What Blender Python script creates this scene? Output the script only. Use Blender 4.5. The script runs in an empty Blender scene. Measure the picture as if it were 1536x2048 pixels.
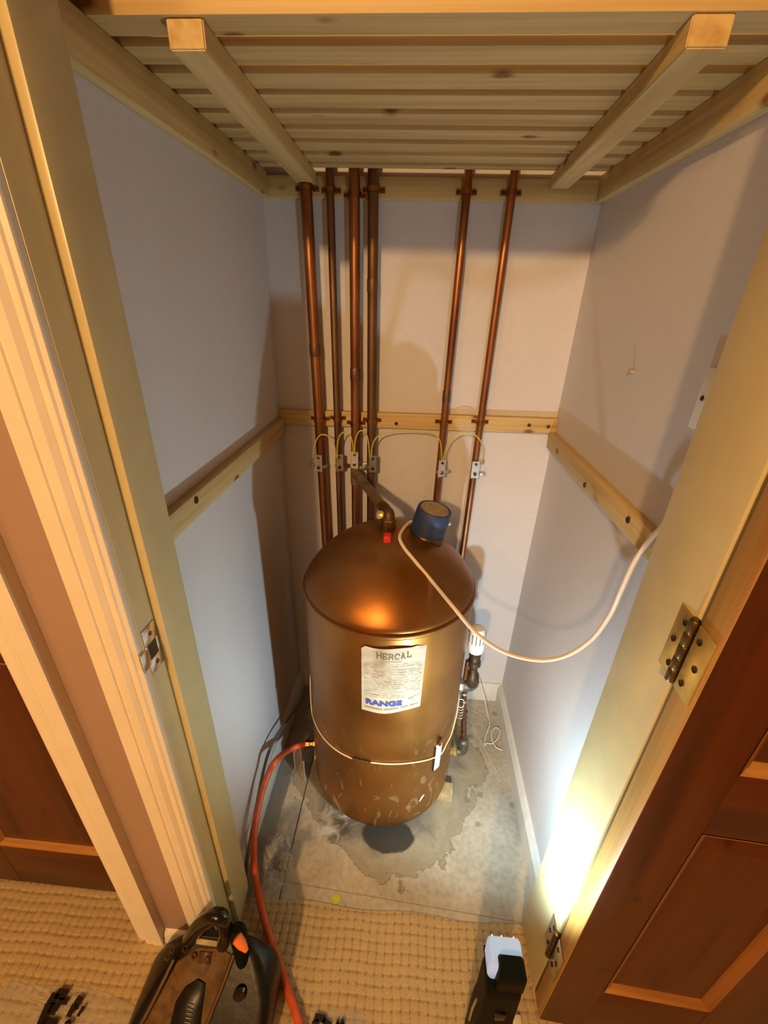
import bpy, bmesh, math, random
import numpy as np
from mathutils import Vector, Matrix
random.seed(4)
SC = bpy.context.scene
COL = SC.collection
PI = math.pi

# ------------------------------------------------------------------ camera
CAM_R = Vector((0.99666698, 0.07658251, 0.02810767))
CAM_U = Vector((-0.05884372, 0.43625978, 0.89789466))
CAM_W = Vector((-0.05650078, 0.89655592, -0.43931212))
CAM_P = Vector((-0.004264, -0.5658, 1.439018))
FPX = 856.15
cd = bpy.data.cameras.new('camera')
cd.sensor_fit = 'VERTICAL'; cd.sensor_height = 36.0; cd.sensor_width = 27.0
cd.lens = FPX * 36.0 / 2048.0
cd.clip_start = 0.01
cam = bpy.data.objects.new('camera', cd); COL.objects.link(cam)
m3 = Matrix((CAM_R, CAM_U, -CAM_W)).transposed()
cam.matrix_world = Matrix.Translation(CAM_P) @ m3.to_4x4()
SC.camera = cam

# ------------------------------------------------------------------ light
SC.view_settings.view_transform = 'Standard'
SC.view_settings.look = 'None'
SC.view_settings.gamma = 1.0
SC.view_settings.use_curve_mapping = False
SC.view_settings.exposure = 0.0
wd = bpy.data.worlds.new('world'); SC.world = wd; wd.use_nodes = True
wd.node_tree.nodes['Background'].inputs[0].default_value = (1.0, 0.66, 0.36, 1)
wd.node_tree.nodes['Background'].inputs[1].default_value = 0.006

def lamp(name, kind, loc, energy, color, **kw):
    d = bpy.data.lights.new(name, kind); d.energy = energy; d.color = color
    for k, v in kw.items(): setattr(d, k, v)
    o = bpy.data.objects.new(name, d); COL.objects.link(o); o.location = loc
    return o
WARM = (1.0, 0.585, 0.235)
lamp('hall_bulb', 'POINT', (-0.62, -2.80, 2.43), 255, WARM, shadow_soft_size=0.07)
lamp('landing_bulb', 'POINT', (-1.75, -2.40, 2.35), 46, WARM, shadow_soft_size=0.07)
TORCH = Vector((0.199, -0.158, 0.398))
sp = lamp('torch_glow', 'SPOT', TORCH, 15.5, (0.66, 0.88, 0.95), shadow_soft_size=0.012, spot_size=math.radians(180), spot_blend=0.45)
sp.rotation_euler = Vector((0.14, 0.93, 0.34)).to_track_quat('-Z', 'Y').to_euler()

# ------------------------------------------------------------------ pixel helper
def at(px, py, axis, val):
    d = CAM_W + (px - 768) / FPX * CAM_R - (py - 1024) / FPX * CAM_U
    t = (val - CAM_P[axis]) / d[axis]
    return CAM_P + d * t

# ------------------------------------------------------------------ materials
def mat(name):
    m = bpy.data.materials.new(name); m.use_nodes = True
    nt = m.node_tree; b = nt.nodes['Principled BSDF']
    return m, nt, b
def N(nt, t, **kw):
    n = nt.nodes.new(t)
    for k, v in kw.items():
        if k in n.inputs: n.inputs[k].default_value = v
        else: setattr(n, k, v)
    return n
def L(nt, a, b): nt.links.new(a, b)
def ramp(nt, fac, stops):
    r = nt.nodes.new('ShaderNodeValToRGB'); e = r.color_ramp.elements
    while len(e) < len(stops): e.new(0.5)
    for el, (p, c) in zip(e, stops):
        el.position = p; el.color = (*c, 1) if len(c) == 3 else c
    L(nt, fac, r.inputs[0]); return r
def mixc(nt, fac, a, b, mode='MIX'):
    n = nt.nodes.new('ShaderNodeMix'); n.data_type = 'RGBA'; n.blend_type = mode
    if isinstance(fac, (int, float)): n.inputs[0].default_value = fac
    else: L(nt, fac, n.inputs[0])
    for i, v in ((6, a), (7, b)):
        if isinstance(v, tuple): n.inputs[i].default_value = (*v, 1)
        else: L(nt, v, n.inputs[i])
    return n.outputs[2]
def math_(nt, op, a, b=None, c=None, clamp=False):
    n = nt.nodes.new('ShaderNodeMath'); n.operation = op; n.use_clamp = clamp
    for i, v in enumerate((a, b, c)):
        if v is None: continue
        if isinstance(v, (int, float)): n.inputs[i].default_value = v
        else: L(nt, v, n.inputs[i])
    return n.outputs[0]
def objco(nt, scale=(1, 1, 1), rand=True):
    tc = nt.nodes.new('ShaderNodeTexCoord'); v = tc.outputs['Object']
    if rand:
        oi = nt.nodes.new('ShaderNodeObjectInfo')
        s = N(nt, 'ShaderNodeVectorMath', operation='SCALE'); s.inputs[0].default_value = (7.3, 5.1, 9.7)
        L(nt, oi.outputs['Random'], s.inputs['Scale'])
        a = N(nt, 'ShaderNodeVectorMath', operation='ADD'); L(nt, v, a.inputs[0]); L(nt, s.outputs[0], a.inputs[1]); v = a.outputs[0]
    mp = nt.nodes.new('ShaderNodeMapping'); mp.inputs['Scale'].default_value = scale
    L(nt, v, mp.inputs['Vector']); return mp.outputs[0]
def wpos(nt):
    g = nt.nodes.new('ShaderNodeNewGeometry'); return g.outputs['Position']
def bump(nt, b, h, strength=0.2, dist=0.002):
    n = nt.nodes.new('ShaderNodeBump'); n.inputs['Strength'].default_value = strength; n.inputs['Distance'].default_value = dist
    L(nt, h, n.inputs['Height']); L(nt, n.outputs[0], b.inputs['Normal'])
def flat(name, col, rough=0.5, metal=0.0, spec=0.5, var=0.0, vscale=40, bmp=0.0):
    m, nt, b = mat(name)
    b.inputs['Base Color'].default_value = (*col, 1); b.inputs['Roughness'].default_value = rough
    b.inputs['Metallic'].default_value = metal; b.inputs['Specular IOR Level'].default_value = spec
    if var or bmp:
        nz = N(nt, 'ShaderNodeTexNoise', Scale=vscale, Detail=5.0); L(nt, objco(nt), nz.inputs['Vector'])
        if var:
            r = ramp(nt, nz.outputs[0], [(0.3, tuple(c * (1 - var) for c in col)), (0.7, tuple(min(1, c * (1 + var * .6)) for c in col))])
            L(nt, r.outputs[0], b.inputs['Base Color'])
        if bmp: bump(nt, b, nz.outputs[0], bmp)
    return m
def plaster(name, col):
    m, nt, b = mat(name)
    p = wpos(nt)
    n1 = N(nt, 'ShaderNodeTexNoise', Scale=3.2, Detail=4.0); L(nt, p, n1.inputs['Vector'])
    n2 = N(nt, 'ShaderNodeTexNoise', Scale=60.0, Detail=6.0); L(nt, p, n2.inputs['Vector'])
    r = ramp(nt, n1.outputs[0], [(0.3, tuple(c * .97 for c in col)), (0.7, tuple(c * 1.03 for c in col))])
    r2 = ramp(nt, n2.outputs[0], [(0.35, (.975, .975, .975)), (0.65, (1, 1, 1))])
    L(nt, mixc(nt, 1.0, r.outputs[0], r2.outputs[0], 'MULTIPLY'), b.inputs['Base Color'])
    b.inputs['Roughness'].default_value = 0.6; b.inputs['Specular IOR Level'].default_value = 0.3
    n3 = N(nt, 'ShaderNodeTexNoise', Scale=14.0, Detail=5.0); L(nt, p, n3.inputs['Vector'])
    bump(nt, b, n3.outputs[0], 0.07, 0.003)
    return m
def wood(name, axis, c1, c2, cd_, knots=True, rough=0.55, grain=1.0, coat=0.0):
    m, nt, b = mat(name)
    sc = [26 * grain] * 3; sc[axis] = 1.6 * grain
    v = objco(nt, tuple(sc))
    n1 = N(nt, 'ShaderNodeTexNoise', Scale=1.0, Detail=5.0, Distortion=0.6); L(nt, v, n1.inputs['Vector'])
    sc2 = [110 * grain] * 3; sc2[axis] = 3.0 * grain
    n2 = N(nt, 'ShaderNodeTexNoise', Scale=1.0, Detail=3.0); L(nt, objco(nt, tuple(sc2)), n2.inputs['Vector'])
    r = ramp(nt, n1.outputs[0], [(0.32, c2), (0.52, c1), (0.75, tuple(min(1, x * 1.08) for x in c1))])
    r2 = ramp(nt, n2.outputs[0], [(0.35, (.86, .82, .76)), (0.6, (1, 1, 1))])
    col = mixc(nt, 1.0, r.outputs[0], r2.outputs[0], 'MULTIPLY')
    if knots:
        sk = [17.0] * 3; sk[axis] = 9.0
        vo = N(nt, 'ShaderNodeTexVoronoi', Scale=1.0); vo.feature = 'F1'; L(nt, objco(nt, tuple(sk)), vo.inputs['Vector'])
        k = ramp(nt, vo.outputs['Distance'], [(0.09, (1, 1, 1)), (0.14, (0.30, .30, .30)), (0.19, (0, 0, 0))])
        cc = N(nt, 'ShaderNodeSeparateColor'); L(nt, vo.outputs['Color'], cc.inputs[0])
        gate = math_(nt, 'GREATER_THAN', cc.outputs[0], 0.5)
        f = math_(nt, 'MULTIPLY', k.outputs[0], gate)
        col = mixc(nt, f, col, cd_)
    L(nt, col, b.inputs['Base Color'])
    b.inputs['Roughness'].default_value = rough
    if coat: b.inputs['Coat Weight'].default_value = coat; b.inputs['Coat Roughness'].default_value = 0.2
    bump(nt, b, n2.outputs[0], 0.15, 0.001)
    return m
PINE1, PINE2, KNOT = (0.61, 0.455, 0.205), (0.50, 0.345, 0.135), (0.22, 0.10, 0.03)
M = {}
M['pine_x'] = wood('pine_x', 0, PINE1, PINE2, KNOT)
M['pine_y'] = wood('pine_y', 1, PINE1, PINE2, KNOT)
M['door_dark'] = wood('door_dark', 2, (0.088, 0.020, 0.0055), (0.042, 0.009, 0.003), (0.04, 0.01, 0.004), rough=0.38, grain=0.8)
M['door_rail'] = wood('door_rail', 0, (0.086, 0.0195, 0.0055), (0.044, 0.009, 0.003), (0.04, 0.01, 0.004), rough=0.38, grain=0.8)
M['door_edge'] = wood('door_edge', 2, (0.52, 0.29, 0.07), (0.40, 0.19, 0.04), (0.2, 0.08, 0.02), knots=False, rough=0.4)
M['door_bead_x'] = wood('door_bead_x', 0, (0.42, 0.20, 0.05), (0.30, 0.12, 0.03), (0.2, 0.08, 0.02), knots=False, rough=0.35)
M['door_bead_shaded'] = wood('door_bead_shaded', 2, (0.26, 0.10, 0.024), (0.17, 0.06, 0.015), (0.2, 0.08, 0.02), knots=False, rough=0.35)  # upright beads: shade put into the colour, darker than the level beads
M['plaster'] = plaster('plaster', (0.63, 0.613, 0.632))
M['hall_wall'] = plaster('hall_wall', (0.36, 0.245, 0.20))
M['hall_pale'] = plaster('hall_pale', (0.20, 0.155, 0.115))
M['ceiling'] = plaster('ceiling', (0.36, 0.30, 0.235))
M['gloss'] = flat('gloss', (0.62, 0.53, 0.29), 0.32, var=0.05, vscale=18)
M['casing'] = flat('casing', (0.82, 0.74, 0.62), 0.35, var=0.04, vscale=18)
M['skirting'] = flat('skirting', (0.66, 0.66, 0.62), 0.4, var=0.10, vscale=25)
M['brass'] = flat('brass', (0.80, 0.58, 0.17), 0.36, 0.75, var=0.15)
M['brass_dark'] = flat('brass_dark', (0.20, 0.13, 0.05), 0.35, 1.0, var=0.3)
M['hole'] = flat('hole', (0.05, 0.035, 0.015), 0.5, 0.6)
M['steel'] = flat('steel', (0.72, 0.70, 0.66), 0.25, 1.0, var=0.15)
M['zinc'] = flat('zinc', (0.60, 0.58, 0.52), 0.35, 0.8, var=0.25, vscale=120)
M['aluminium'] = flat('aluminium', (0.86, 0.86, 0.84), 0.30, 0.85, var=0.15, vscale=150, bmp=0.15)
M['dark_metal'] = flat('dark_metal', (0.09, 0.055, 0.03), 0.45, 0.6, var=0.4, vscale=90)
M['grey_metal'] = flat('grey_metal', (0.16, 0.14, 0.115), 0.5, 0.5, var=0.5, vscale=90)
M['clip_copper'] = flat('clip_copper', (0.36, 0.16, 0.06), 0.35, 1.0, var=0.3)
M['white_plastic'] = flat('white_plastic', (0.80, 0.80, 0.78), 0.35)
M['cream_cable'] = flat('cream_cable', (0.80, 0.70, 0.58), 0.4)
M['grey_cable'] = flat('grey_cable', (0.17, 0.145, 0.115), 0.5)
M['strap_wire'] = flat('strap_wire', (0.80, 0.66, 0.36), 0.35)
M['blue_cap'] = flat('blue_cap', (0.022, 0.045, 0.125), 0.45, var=0.35, vscale=60)
M['dusty_top'] = flat('dusty_top', (0.36, 0.27, 0.18), 0.85, var=0.25, vscale=60)
M['red_tag'] = flat('red_tag', (0.65, 0.02, 0.02), 0.5)
M['orange_hose'] = flat('orange_hose', (0.62, 0.10, 0.025), 0.42, var=0.2, vscale=50)
M['orange'] = flat('orange', (0.85, 0.20, 0.04), 0.45)
M['black_gloss'] = flat('black_gloss', (0.010, 0.008, 0.006), 0.16, var=0.3, vscale=60)
M['black_matt'] = flat('black_matt', (0.006, 0.007, 0.006), 0.5, spec=0.08)
M['bag_side'] = flat('bag_side', (0.008, 0.007, 0.006), 0.34, spec=0.3, var=0.4, vscale=40, bmp=0.3)
M['bag_canvas'] = flat('bag_canvas', (0.125, 0.068, 0.024), 0.55, spec=0.15, var=0.4, vscale=60, bmp=0.4)
M['bag_leather'] = flat('bag_leather', (0.085, 0.035, 0.014), 0.4, var=0.3, vscale=60)
M['dark_green'] = flat('dark_green', (0.03, 0.06, 0.02), 0.35)
M['ink_blue'] = flat('ink_blue', (0.03, 0.07, 0.40), 0.6)
M['ink_grey'] = flat('ink_grey', (0.10, 0.095, 0.075), 0.7)
M['ink_line'] = flat('ink_line', (0.21, 0.17, 0.12), 0.7)
M['ink_red'] = flat('ink_red', (0.36, 0.09, 0.05), 0.7)
M['ink_black'] = flat('ink_black', (0.010, 0.006, 0.004), 0.5)
M['pale_tape'] = flat('pale_tape', (0.72, 0.78, 0.84), 0.5)
M['lime'] = flat('lime', (0.48, 0.55, 0.03), 0.6)
M['plinth'] = flat('plinth', (0.045, 0.042, 0.035), 0.9, var=0.5, vscale=30)
M['packer'] = flat('packer', (0.46, 0.36, 0.20), 0.8, var=0.3, vscale=40)
M['beige_card'] = flat('beige_card', (0.42, 0.30, 0.21), 0.6, var=0.12)

def copper(name, c1, c2, rough=0.33, scale=(30, 30, 6), metal=0.92):
    m, nt, b = mat(name)
    n = N(nt, 'ShaderNodeTexNoise', Scale=1.0, Detail=6.0); L(nt, objco(nt, scale), n.inputs['Vector'])
    r = ramp(nt, n.outputs[0], [(0.35, c2), (0.62, c1)])
    L(nt, r.outputs[0], b.inputs['Base Color']); b.inputs['Metallic'].default_value = metal
    rr = ramp(nt, n.outputs[0], [(0.3, (rough + .2,) * 3), (0.7, (rough,) * 3)])
    L(nt, rr.outputs[0], b.inputs['Roughness'])
    return m
M['copper'] = copper('copper', (0.44, 0.185, 0.075), (0.20, 0.075, 0.03))
M['copper_dull'] = copper('copper_dull', (0.25, 0.135, 0.07), (0.13, 0.07, 0.035), 0.42)
M['pipe_grey'] = copper('pipe_grey', (0.27, 0.19, 0.11), (0.14, 0.10, 0.06), 0.5, metal=0.6)

# hot water cylinder: gold copper paint with scuffs, scratches and a duller crown
def tank_material():
    m, nt, b = mat('tank')
    tc = nt.nodes.new('ShaderNodeTexCoord')
    n1 = N(nt, 'ShaderNodeTexNoise', Scale=5.0, Detail=5.0); L(nt, tc.outputs['Object'], n1.inputs['Vector'])
    base0 = ramp(nt, n1.outputs[0], [(0.32, (0.28, 0.115, 0.024)), (0.68, (0.42, 0.195, 0.046))])
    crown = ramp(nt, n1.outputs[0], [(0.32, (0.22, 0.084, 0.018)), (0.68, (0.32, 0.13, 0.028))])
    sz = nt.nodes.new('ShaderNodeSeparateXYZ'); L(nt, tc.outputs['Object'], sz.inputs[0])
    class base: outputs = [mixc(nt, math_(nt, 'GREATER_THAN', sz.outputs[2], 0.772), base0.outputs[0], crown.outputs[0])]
    mp = nt.nodes.new('ShaderNodeMapping'); mp.inputs['Scale'].default_value = (16, 16, 8); mp.inputs['Rotation'].default_value = (.3, .5, .7)
    L(nt, tc.outputs['Object'], mp.inputs[0])
    n2 = N(nt, 'ShaderNodeTexNoise', Scale=1.0, Detail=8.0, Distortion=2.2); L(nt, mp.outputs[0], n2.inputs['Vector'])
    sx = nt.nodes.new('ShaderNodeSeparateXYZ'); L(nt, tc.outputs['Object'], sx.inputs[0])
    low = N(nt, 'ShaderNodeMapRange'); low.inputs['From Min'].default_value = 0.50; low.inputs['From Max'].default_value = 0.12
    L(nt, sx.outputs[2], low.inputs['Value'])
    sc = ramp(nt, n2.outputs[0], [(0.585, (0, 0, 0)), (0.66, (1, 1, 1))])
    f = math_(nt, 'MULTIPLY', sc.outputs[0], low.outputs[0]); f = math_(nt, 'MULTIPLY', f, 0.75)
    col = mixc(nt, f, base.outputs[0], (0.72, 0.56, 0.30))
    n3 = N(nt, 'ShaderNodeTexNoise', Scale=7.0, Detail=6.0, Distortion=0.6); L(nt, tc.outputs['Object'], n3.inputs['Vector'])
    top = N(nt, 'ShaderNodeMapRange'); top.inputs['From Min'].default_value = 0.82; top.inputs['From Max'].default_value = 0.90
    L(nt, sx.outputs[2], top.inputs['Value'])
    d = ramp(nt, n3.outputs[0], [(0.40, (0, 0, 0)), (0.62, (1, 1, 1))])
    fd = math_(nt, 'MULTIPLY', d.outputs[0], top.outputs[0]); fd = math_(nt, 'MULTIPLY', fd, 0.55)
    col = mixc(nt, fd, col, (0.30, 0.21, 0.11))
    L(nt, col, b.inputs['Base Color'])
    b.inputs['Metallic'].default_value = 0.88
    rr = ramp(nt, n1.outputs[0], [(0.3, (0.33,) * 3), (0.7, (0.42,) * 3)])
    L(nt, math_(nt, 'ADD', rr.outputs[0], math_(nt, 'MULTIPLY', fd, 0.4)), b.inputs['Roughness'])
    bump(nt, b, n1.outputs[0], 0.05, 0.01)
    return m
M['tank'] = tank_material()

# bare cement floor with tide-marked water stains round the cylinder
TX, TY, TR = -0.0447, 0.391, 0.225
def floor_material():
    m, nt, b = mat('bare_floor')
    p = wpos(nt)
    sx = nt.nodes.new('ShaderNodeSeparateXYZ'); L(nt, p, sx.inputs[0])
    X, Y = sx.outputs[0], sx.outputs[1]
    n1 = N(nt, 'ShaderNodeTexNoise', Scale=7.0, Detail=7.0); L(nt, p, n1.inputs['Vector'])
    base = ramp(nt, n1.outputs[0], [(0.30, (0.36, 0.325, 0.25)), (0.5, (0.46, 0.42, 0.335)), (0.72, (0.54, 0.495, 0.41))])
    n2 = N(nt, 'ShaderNodeTexNoise', Scale=70.0, Detail=5.0); L(nt, p, n2.inputs['Vector'])
    r2 = ramp(nt, n2.outputs[0], [(0.33, (.82, .8, .76)), (0.6, (1, 1, 1))])
    col = mixc(nt, 1.0, base.outputs[0], r2.outputs[0], 'MULTIPLY')
    # left boards, darker and greyer towards the wall
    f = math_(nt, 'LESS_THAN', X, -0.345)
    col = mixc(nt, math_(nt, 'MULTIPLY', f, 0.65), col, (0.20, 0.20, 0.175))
    # radial stain
    dx = math_(nt, 'SUBTRACT', X, TX + 0.0); dy = math_(nt, 'SUBTRACT', Y, TY)
    r = math_(nt, 'SQRT', math_(nt, 'ADD', math_(nt, 'MULTIPLY', dx, dx), math_(nt, 'MULTIPLY', dy, dy)))
    n4 = N(nt, 'ShaderNodeTexNoise', Scale=9.0, Detail=8.0, Roughness=0.62, Distortion=0.5); L(nt, p, n4.inputs['Vector'])
    n5 = N(nt, 'ShaderNodeTexNoise', Scale=3.1, Detail=2.0); L(nt, p, n5.inputs['Vector'])
    w = math_(nt, 'MULTIPLY_ADD', math_(nt, 'SUBTRACT', n4.outputs[0], 0.5), 0.26, r)
    w = math_(nt, 'MULTIPLY_ADD', math_(nt, 'SUBTRACT', n5.outputs[0], 0.5), 0.22, w)
    tide = ramp(nt, w, [(0.0, (0.12, 0.115, 0.10)), (0.205, (0.13, 0.12, 0.10)), (0.245, (0.27, 0.235, 0.16)), (0.262, (0.33, 0.295, 0.21)),
                        (0.292, (0.26, 0.22, 0.14)), (0.309, (0.30, 0.26, 0.18)), (0.316, (0.13, 0.10, 0.05)), (0.322, (0.48, 0.455, 0.38)), (1.0, (0.48, 0.455, 0.38))])
    msk = ramp(nt, w, [(0.0, (.92,) * 3), (0.25, (.85,) * 3), (0.30, (.72,) * 3), (0.318, (.8,) * 3), (0.324, (0, 0, 0))])
    col = mixc(nt, msk.outputs[0], col, tide.outputs[0])
    # white mineral bloom and black patch at the front
    ex = math_(nt, 'DIVIDE', math_(nt, 'ADD', X, 0.008), 0.080); ey = math_(nt, 'DIVIDE', math_(nt, 'SUBTRACT', Y, 0.165), 0.050)
    e = math_(nt, 'ADD', math_(nt, 'MULTIPLY', ex, ex), math_(nt, 'MULTIPLY', ey, ey))
    e = math_(nt, 'MULTIPLY_ADD', math_(nt, 'SUBTRACT', n4.outputs[0], 0.5), 1.3, e)
    bl = ramp(nt, e, [(0.8, (1, 1, 1)), (1.15, (0, 0, 0))])
    col = mixc(nt, math_(nt, 'MULTIPLY', bl.outputs[0], 0.93), col, (0.028, 0.027, 0.022))
    ex = math_(nt, 'DIVIDE', math_(nt, 'ADD', X, 0.165), 0.075); ey = math_(nt, 'DIVIDE', math_(nt, 'SUBTRACT', Y, 0.195), 0.07)
    e = math_(nt, 'ADD', math_(nt, 'MULTIPLY', ex, ex), math_(nt, 'MULTIPLY', ey, ey))
    n6 = N(nt, 'ShaderNodeTexNoise', Scale=22.0, Detail=6.0, Distortion=0.8); L(nt, p, n6.inputs['Vector'])
    wb = math_(nt, 'MULTIPLY', ramp(nt, e, [(0.3, (1, 1, 1)), (1.2, (0, 0, 0))]).outputs[0], ramp(nt, n6.outputs[0], [(0.50, (0, 0, 0)), (0.62, (1, 1, 1))]).outputs[0])
    col = mixc(nt, wb, col, (0.52, 0.52, 0.50))
    db = math_(nt, 'MULTIPLY', ramp(nt, e, [(0.3, (1, 1, 1)), (1.2, (0, 0, 0))]).outputs[0], ramp(nt, n6.outputs[0], [(0.40, (1, 1, 1)), (0.48, (0, 0, 0))]).outputs[0])
    col = mixc(nt, math_(nt, 'MULTIPLY', db, 0.8), col, (0.06, 0.05, 0.04))
    # rusty patch near the right lining
    ex = math_(nt, 'DIVIDE', math_(nt, 'SUBTRACT', X, 0.27), 0.09); ey = math_(nt, 'DIVIDE', math_(nt, 'SUBTRACT', Y, 0.03), 0.05)
    e = math_(nt, 'ADD', math_(nt, 'MULTIPLY', ex, ex), math_(nt, 'MULTIPLY', ey, ey))
    rp = ramp(nt, math_(nt, 'ADD', e, math_(nt, 'MULTIPLY', n1.outputs[0], 1.2)), [(0.5, (.6,) * 3), (1.4, (0, 0, 0))])
    col = mixc(nt, rp.outputs[0], col, (0.34, 0.27, 0.17))
    # dark blots on the right
    vo = N(nt, 'ShaderNodeTexVoronoi', Scale=18.0); L(nt, p, vo.inputs['Vector'])
    sp_ = ramp(nt, math_(nt, 'MULTIPLY_ADD', math_(nt, 'SUBTRACT', n6.outputs[0], 0.5), 0.3, vo.outputs['Distance']), [(0.16, (.6,) * 3), (0.24, (0, 0, 0))])
    g = math_(nt, 'MULTIPLY', sp_.outputs[0], math_(nt, 'GREATER_THAN', X, 0.17))
    g = math_(nt, 'MULTIPLY', g, math_(nt, 'GREATER_THAN', Y, 0.19))
    col = mixc(nt, g, col, (0.17, 0.17, 0.15))
    # joints between boards
    j1 = math_(nt, 'LESS_THAN', math_(nt, 'ABSOLUTE', math_(nt, 'ADD', X, 0.2865)), 0.0017)
    j2 = math_(nt, 'LESS_THAN', math_(nt, 'ABSOLUTE', math_(nt, 'SUBTRACT', Y, math_(nt, 'MULTIPLY_ADD', X, -0.05, 0.012))), 0.0011)
    j2 = math_(nt, 'MULTIPLY', j2, math_(nt, 'GREATER_THAN', X, -0.2865)); j2 = math_(nt, 'MULTIPLY', j2, 0.55)
    col = mixc(nt, j1, col, (0.045, 0.035, 0.02)); col = mixc(nt, j2, col, (0.12, 0.10, 0.07))
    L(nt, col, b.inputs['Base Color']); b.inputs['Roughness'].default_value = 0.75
    hh = math_(nt, 'SUBTRACT', n2.outputs[0], math_(nt, 'MULTIPLY', j1, 3.0))
    bump(nt, b, hh, 0.25, 0.0015)
    return m
M['bare_floor'] = floor_material()

def carpet_material():
    m, nt, b = mat('carpet')
    p = wpos(nt)
    n = N(nt, 'ShaderNodeTexNoise', Scale=420.0, Detail=3.0); L(nt, p, n.inputs['Vector'])
    n2 = N(nt, 'ShaderNodeTexNoise', Scale=5.0, Detail=3.0); L(nt, p, n2.inputs['Vector'])
    r = ramp(nt, n.outputs[0], [(0.3, (0.43, 0.315, 0.160)), (0.7, (0.62, 0.475, 0.270))])
    r2 = ramp(nt, n2.outputs[0], [(0.3, (.86, .86, .86)), (0.7, (1, 1, 1))])
    col = mixc(nt, 1.0, r.outputs[0], r2.outputs[0], 'MULTIPLY')
    at_ = N(nt, 'ShaderNodeAttribute', attribute_name='weave_shade')
    col = mixc(nt, at_.outputs['Fac'], col, (0.135, 0.075, 0.03))
    L(nt, col, b.inputs['Base Color']); b.inputs['Roughness'].default_value = 0.95; b.inputs['Specular IOR Level'].default_value = 0.1
    bump(nt, b, n.outputs[0], 0.25, 0.002)
    return m
M['carpet'] = carpet_material()

def paper_material():
    m, nt, b = mat('paper')
    tc = nt.nodes.new('ShaderNodeTexCoord'); v = tc.outputs['Object']
    n = N(nt, 'ShaderNodeTexNoise', Scale=14.0, Detail=5.0); L(nt, v, n.inputs['Vector'])
    sx = nt.nodes.new('ShaderNodeSeparateXYZ'); L(nt, v, sx.inputs[0])
    r = ramp(nt, n.outputs[0], [(0.35, (0.44, 0.385, 0.26)), (0.6, (0.54, 0.51, 0.41))])
    # brown drip stain at the upper left
    dx = math_(nt, 'ABSOLUTE', math_(nt, 'ADD', sx.outputs[0], 0.030)); f1 = N(nt, 'ShaderNodeMapRange'); f1.inputs['From Min'].default_value = 0.022; f1.inputs['From Max'].default_value = 0.006
    L(nt, dx, f1.inputs['Value'])
    f2 = N(nt, 'ShaderNodeMapRange'); f2.inputs['From Min'].default_value = 0.09; f2.inputs['From Max'].default_value = 0.17; L(nt, sx.outputs[2], f2.inputs['Value'])
    f = math_(nt, 'MULTIPLY', math_(nt, 'MULTIPLY', f1.outputs[0], f2.outputs[0]), math_(nt, 'MULTIPLY', n.outputs[0], 1.2), clamp=True)
    col = mixc(nt, f, r.outputs[0], (0.30, 0.17, 0.04))
    L(nt, col, b.inputs['Base Color']); b.inputs['Roughness'].default_value = 0.6
    return m
M['paper'] = paper_material()

def film_material(name, tint, op, rough=0.12):
    m, nt, b = mat(name)
    tr = nt.nodes.new('ShaderNodeBsdfTransparent'); tr.inputs[0].default_value = (0.95, 0.95, 0.94, 1)
    b.inputs['Base Color'].default_value = (*tint, 1); b.inputs['Roughness'].default_value = rough
    mx = nt.nodes.new('ShaderNodeMixShader')
    fr = nt.nodes.new('ShaderNodeLayerWeight'); fr.inputs[0].default_value = 0.25
    f = math_(nt, 'MULTIPLY_ADD', fr.outputs['Facing'], 0.35, op, clamp=True)
    L(nt, f, mx.inputs[0]); L(nt, tr.outputs[0], mx.inputs[1]); L(nt, b.outputs[0], mx.inputs[2])
    L(nt, mx.outputs[0], nt.nodes['Material Output'].inputs['Surface'])
    return m
M['film'] = film_material('film', (0.80, 0.78, 0.74), 0.20, 0.12)
M['film_milky'] = film_material('film_milky', (0.62, 0.50, 0.42), 0.55, 0.3)

def emit_material(name, col, strength):
    m, nt, b = mat(name)
    b.inputs['Base Color'].default_value = (0.30, 0.37, 0.46, 1); b.inputs['Roughness'].default_value = 0.15
    b.inputs['Emission Color'].default_value = (*col, 1); b.inputs['Emission Strength'].default_value = strength
    return m
M['lens'] = emit_material('lens', (0.50, 0.70, 1.0), 0.46)
M['led'] = emit_material('led', (0.85, 0.95, 1.0), 1.6)

def earth_material():
    m, nt, b = mat('earth_wire')
    w = N(nt, 'ShaderNodeTexWave', Scale=55.0, Distortion=0.0); w.bands_direction = 'DIAGONAL'; L(nt, wpos(nt), w.inputs['Vector'])
    r = ramp(nt, w.outputs[1] if len(w.outputs) > 1 else w.outputs[0], [(0.40, (0.60, 0.52, 0.09)), (0.85, (0.48, 0.47, 0.08))])
    L(nt, r.outputs[0], b.inputs['Base Color']); b.inputs['Roughness'].default_value = 0.4
    return m
M['earth'] = earth_material()

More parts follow.
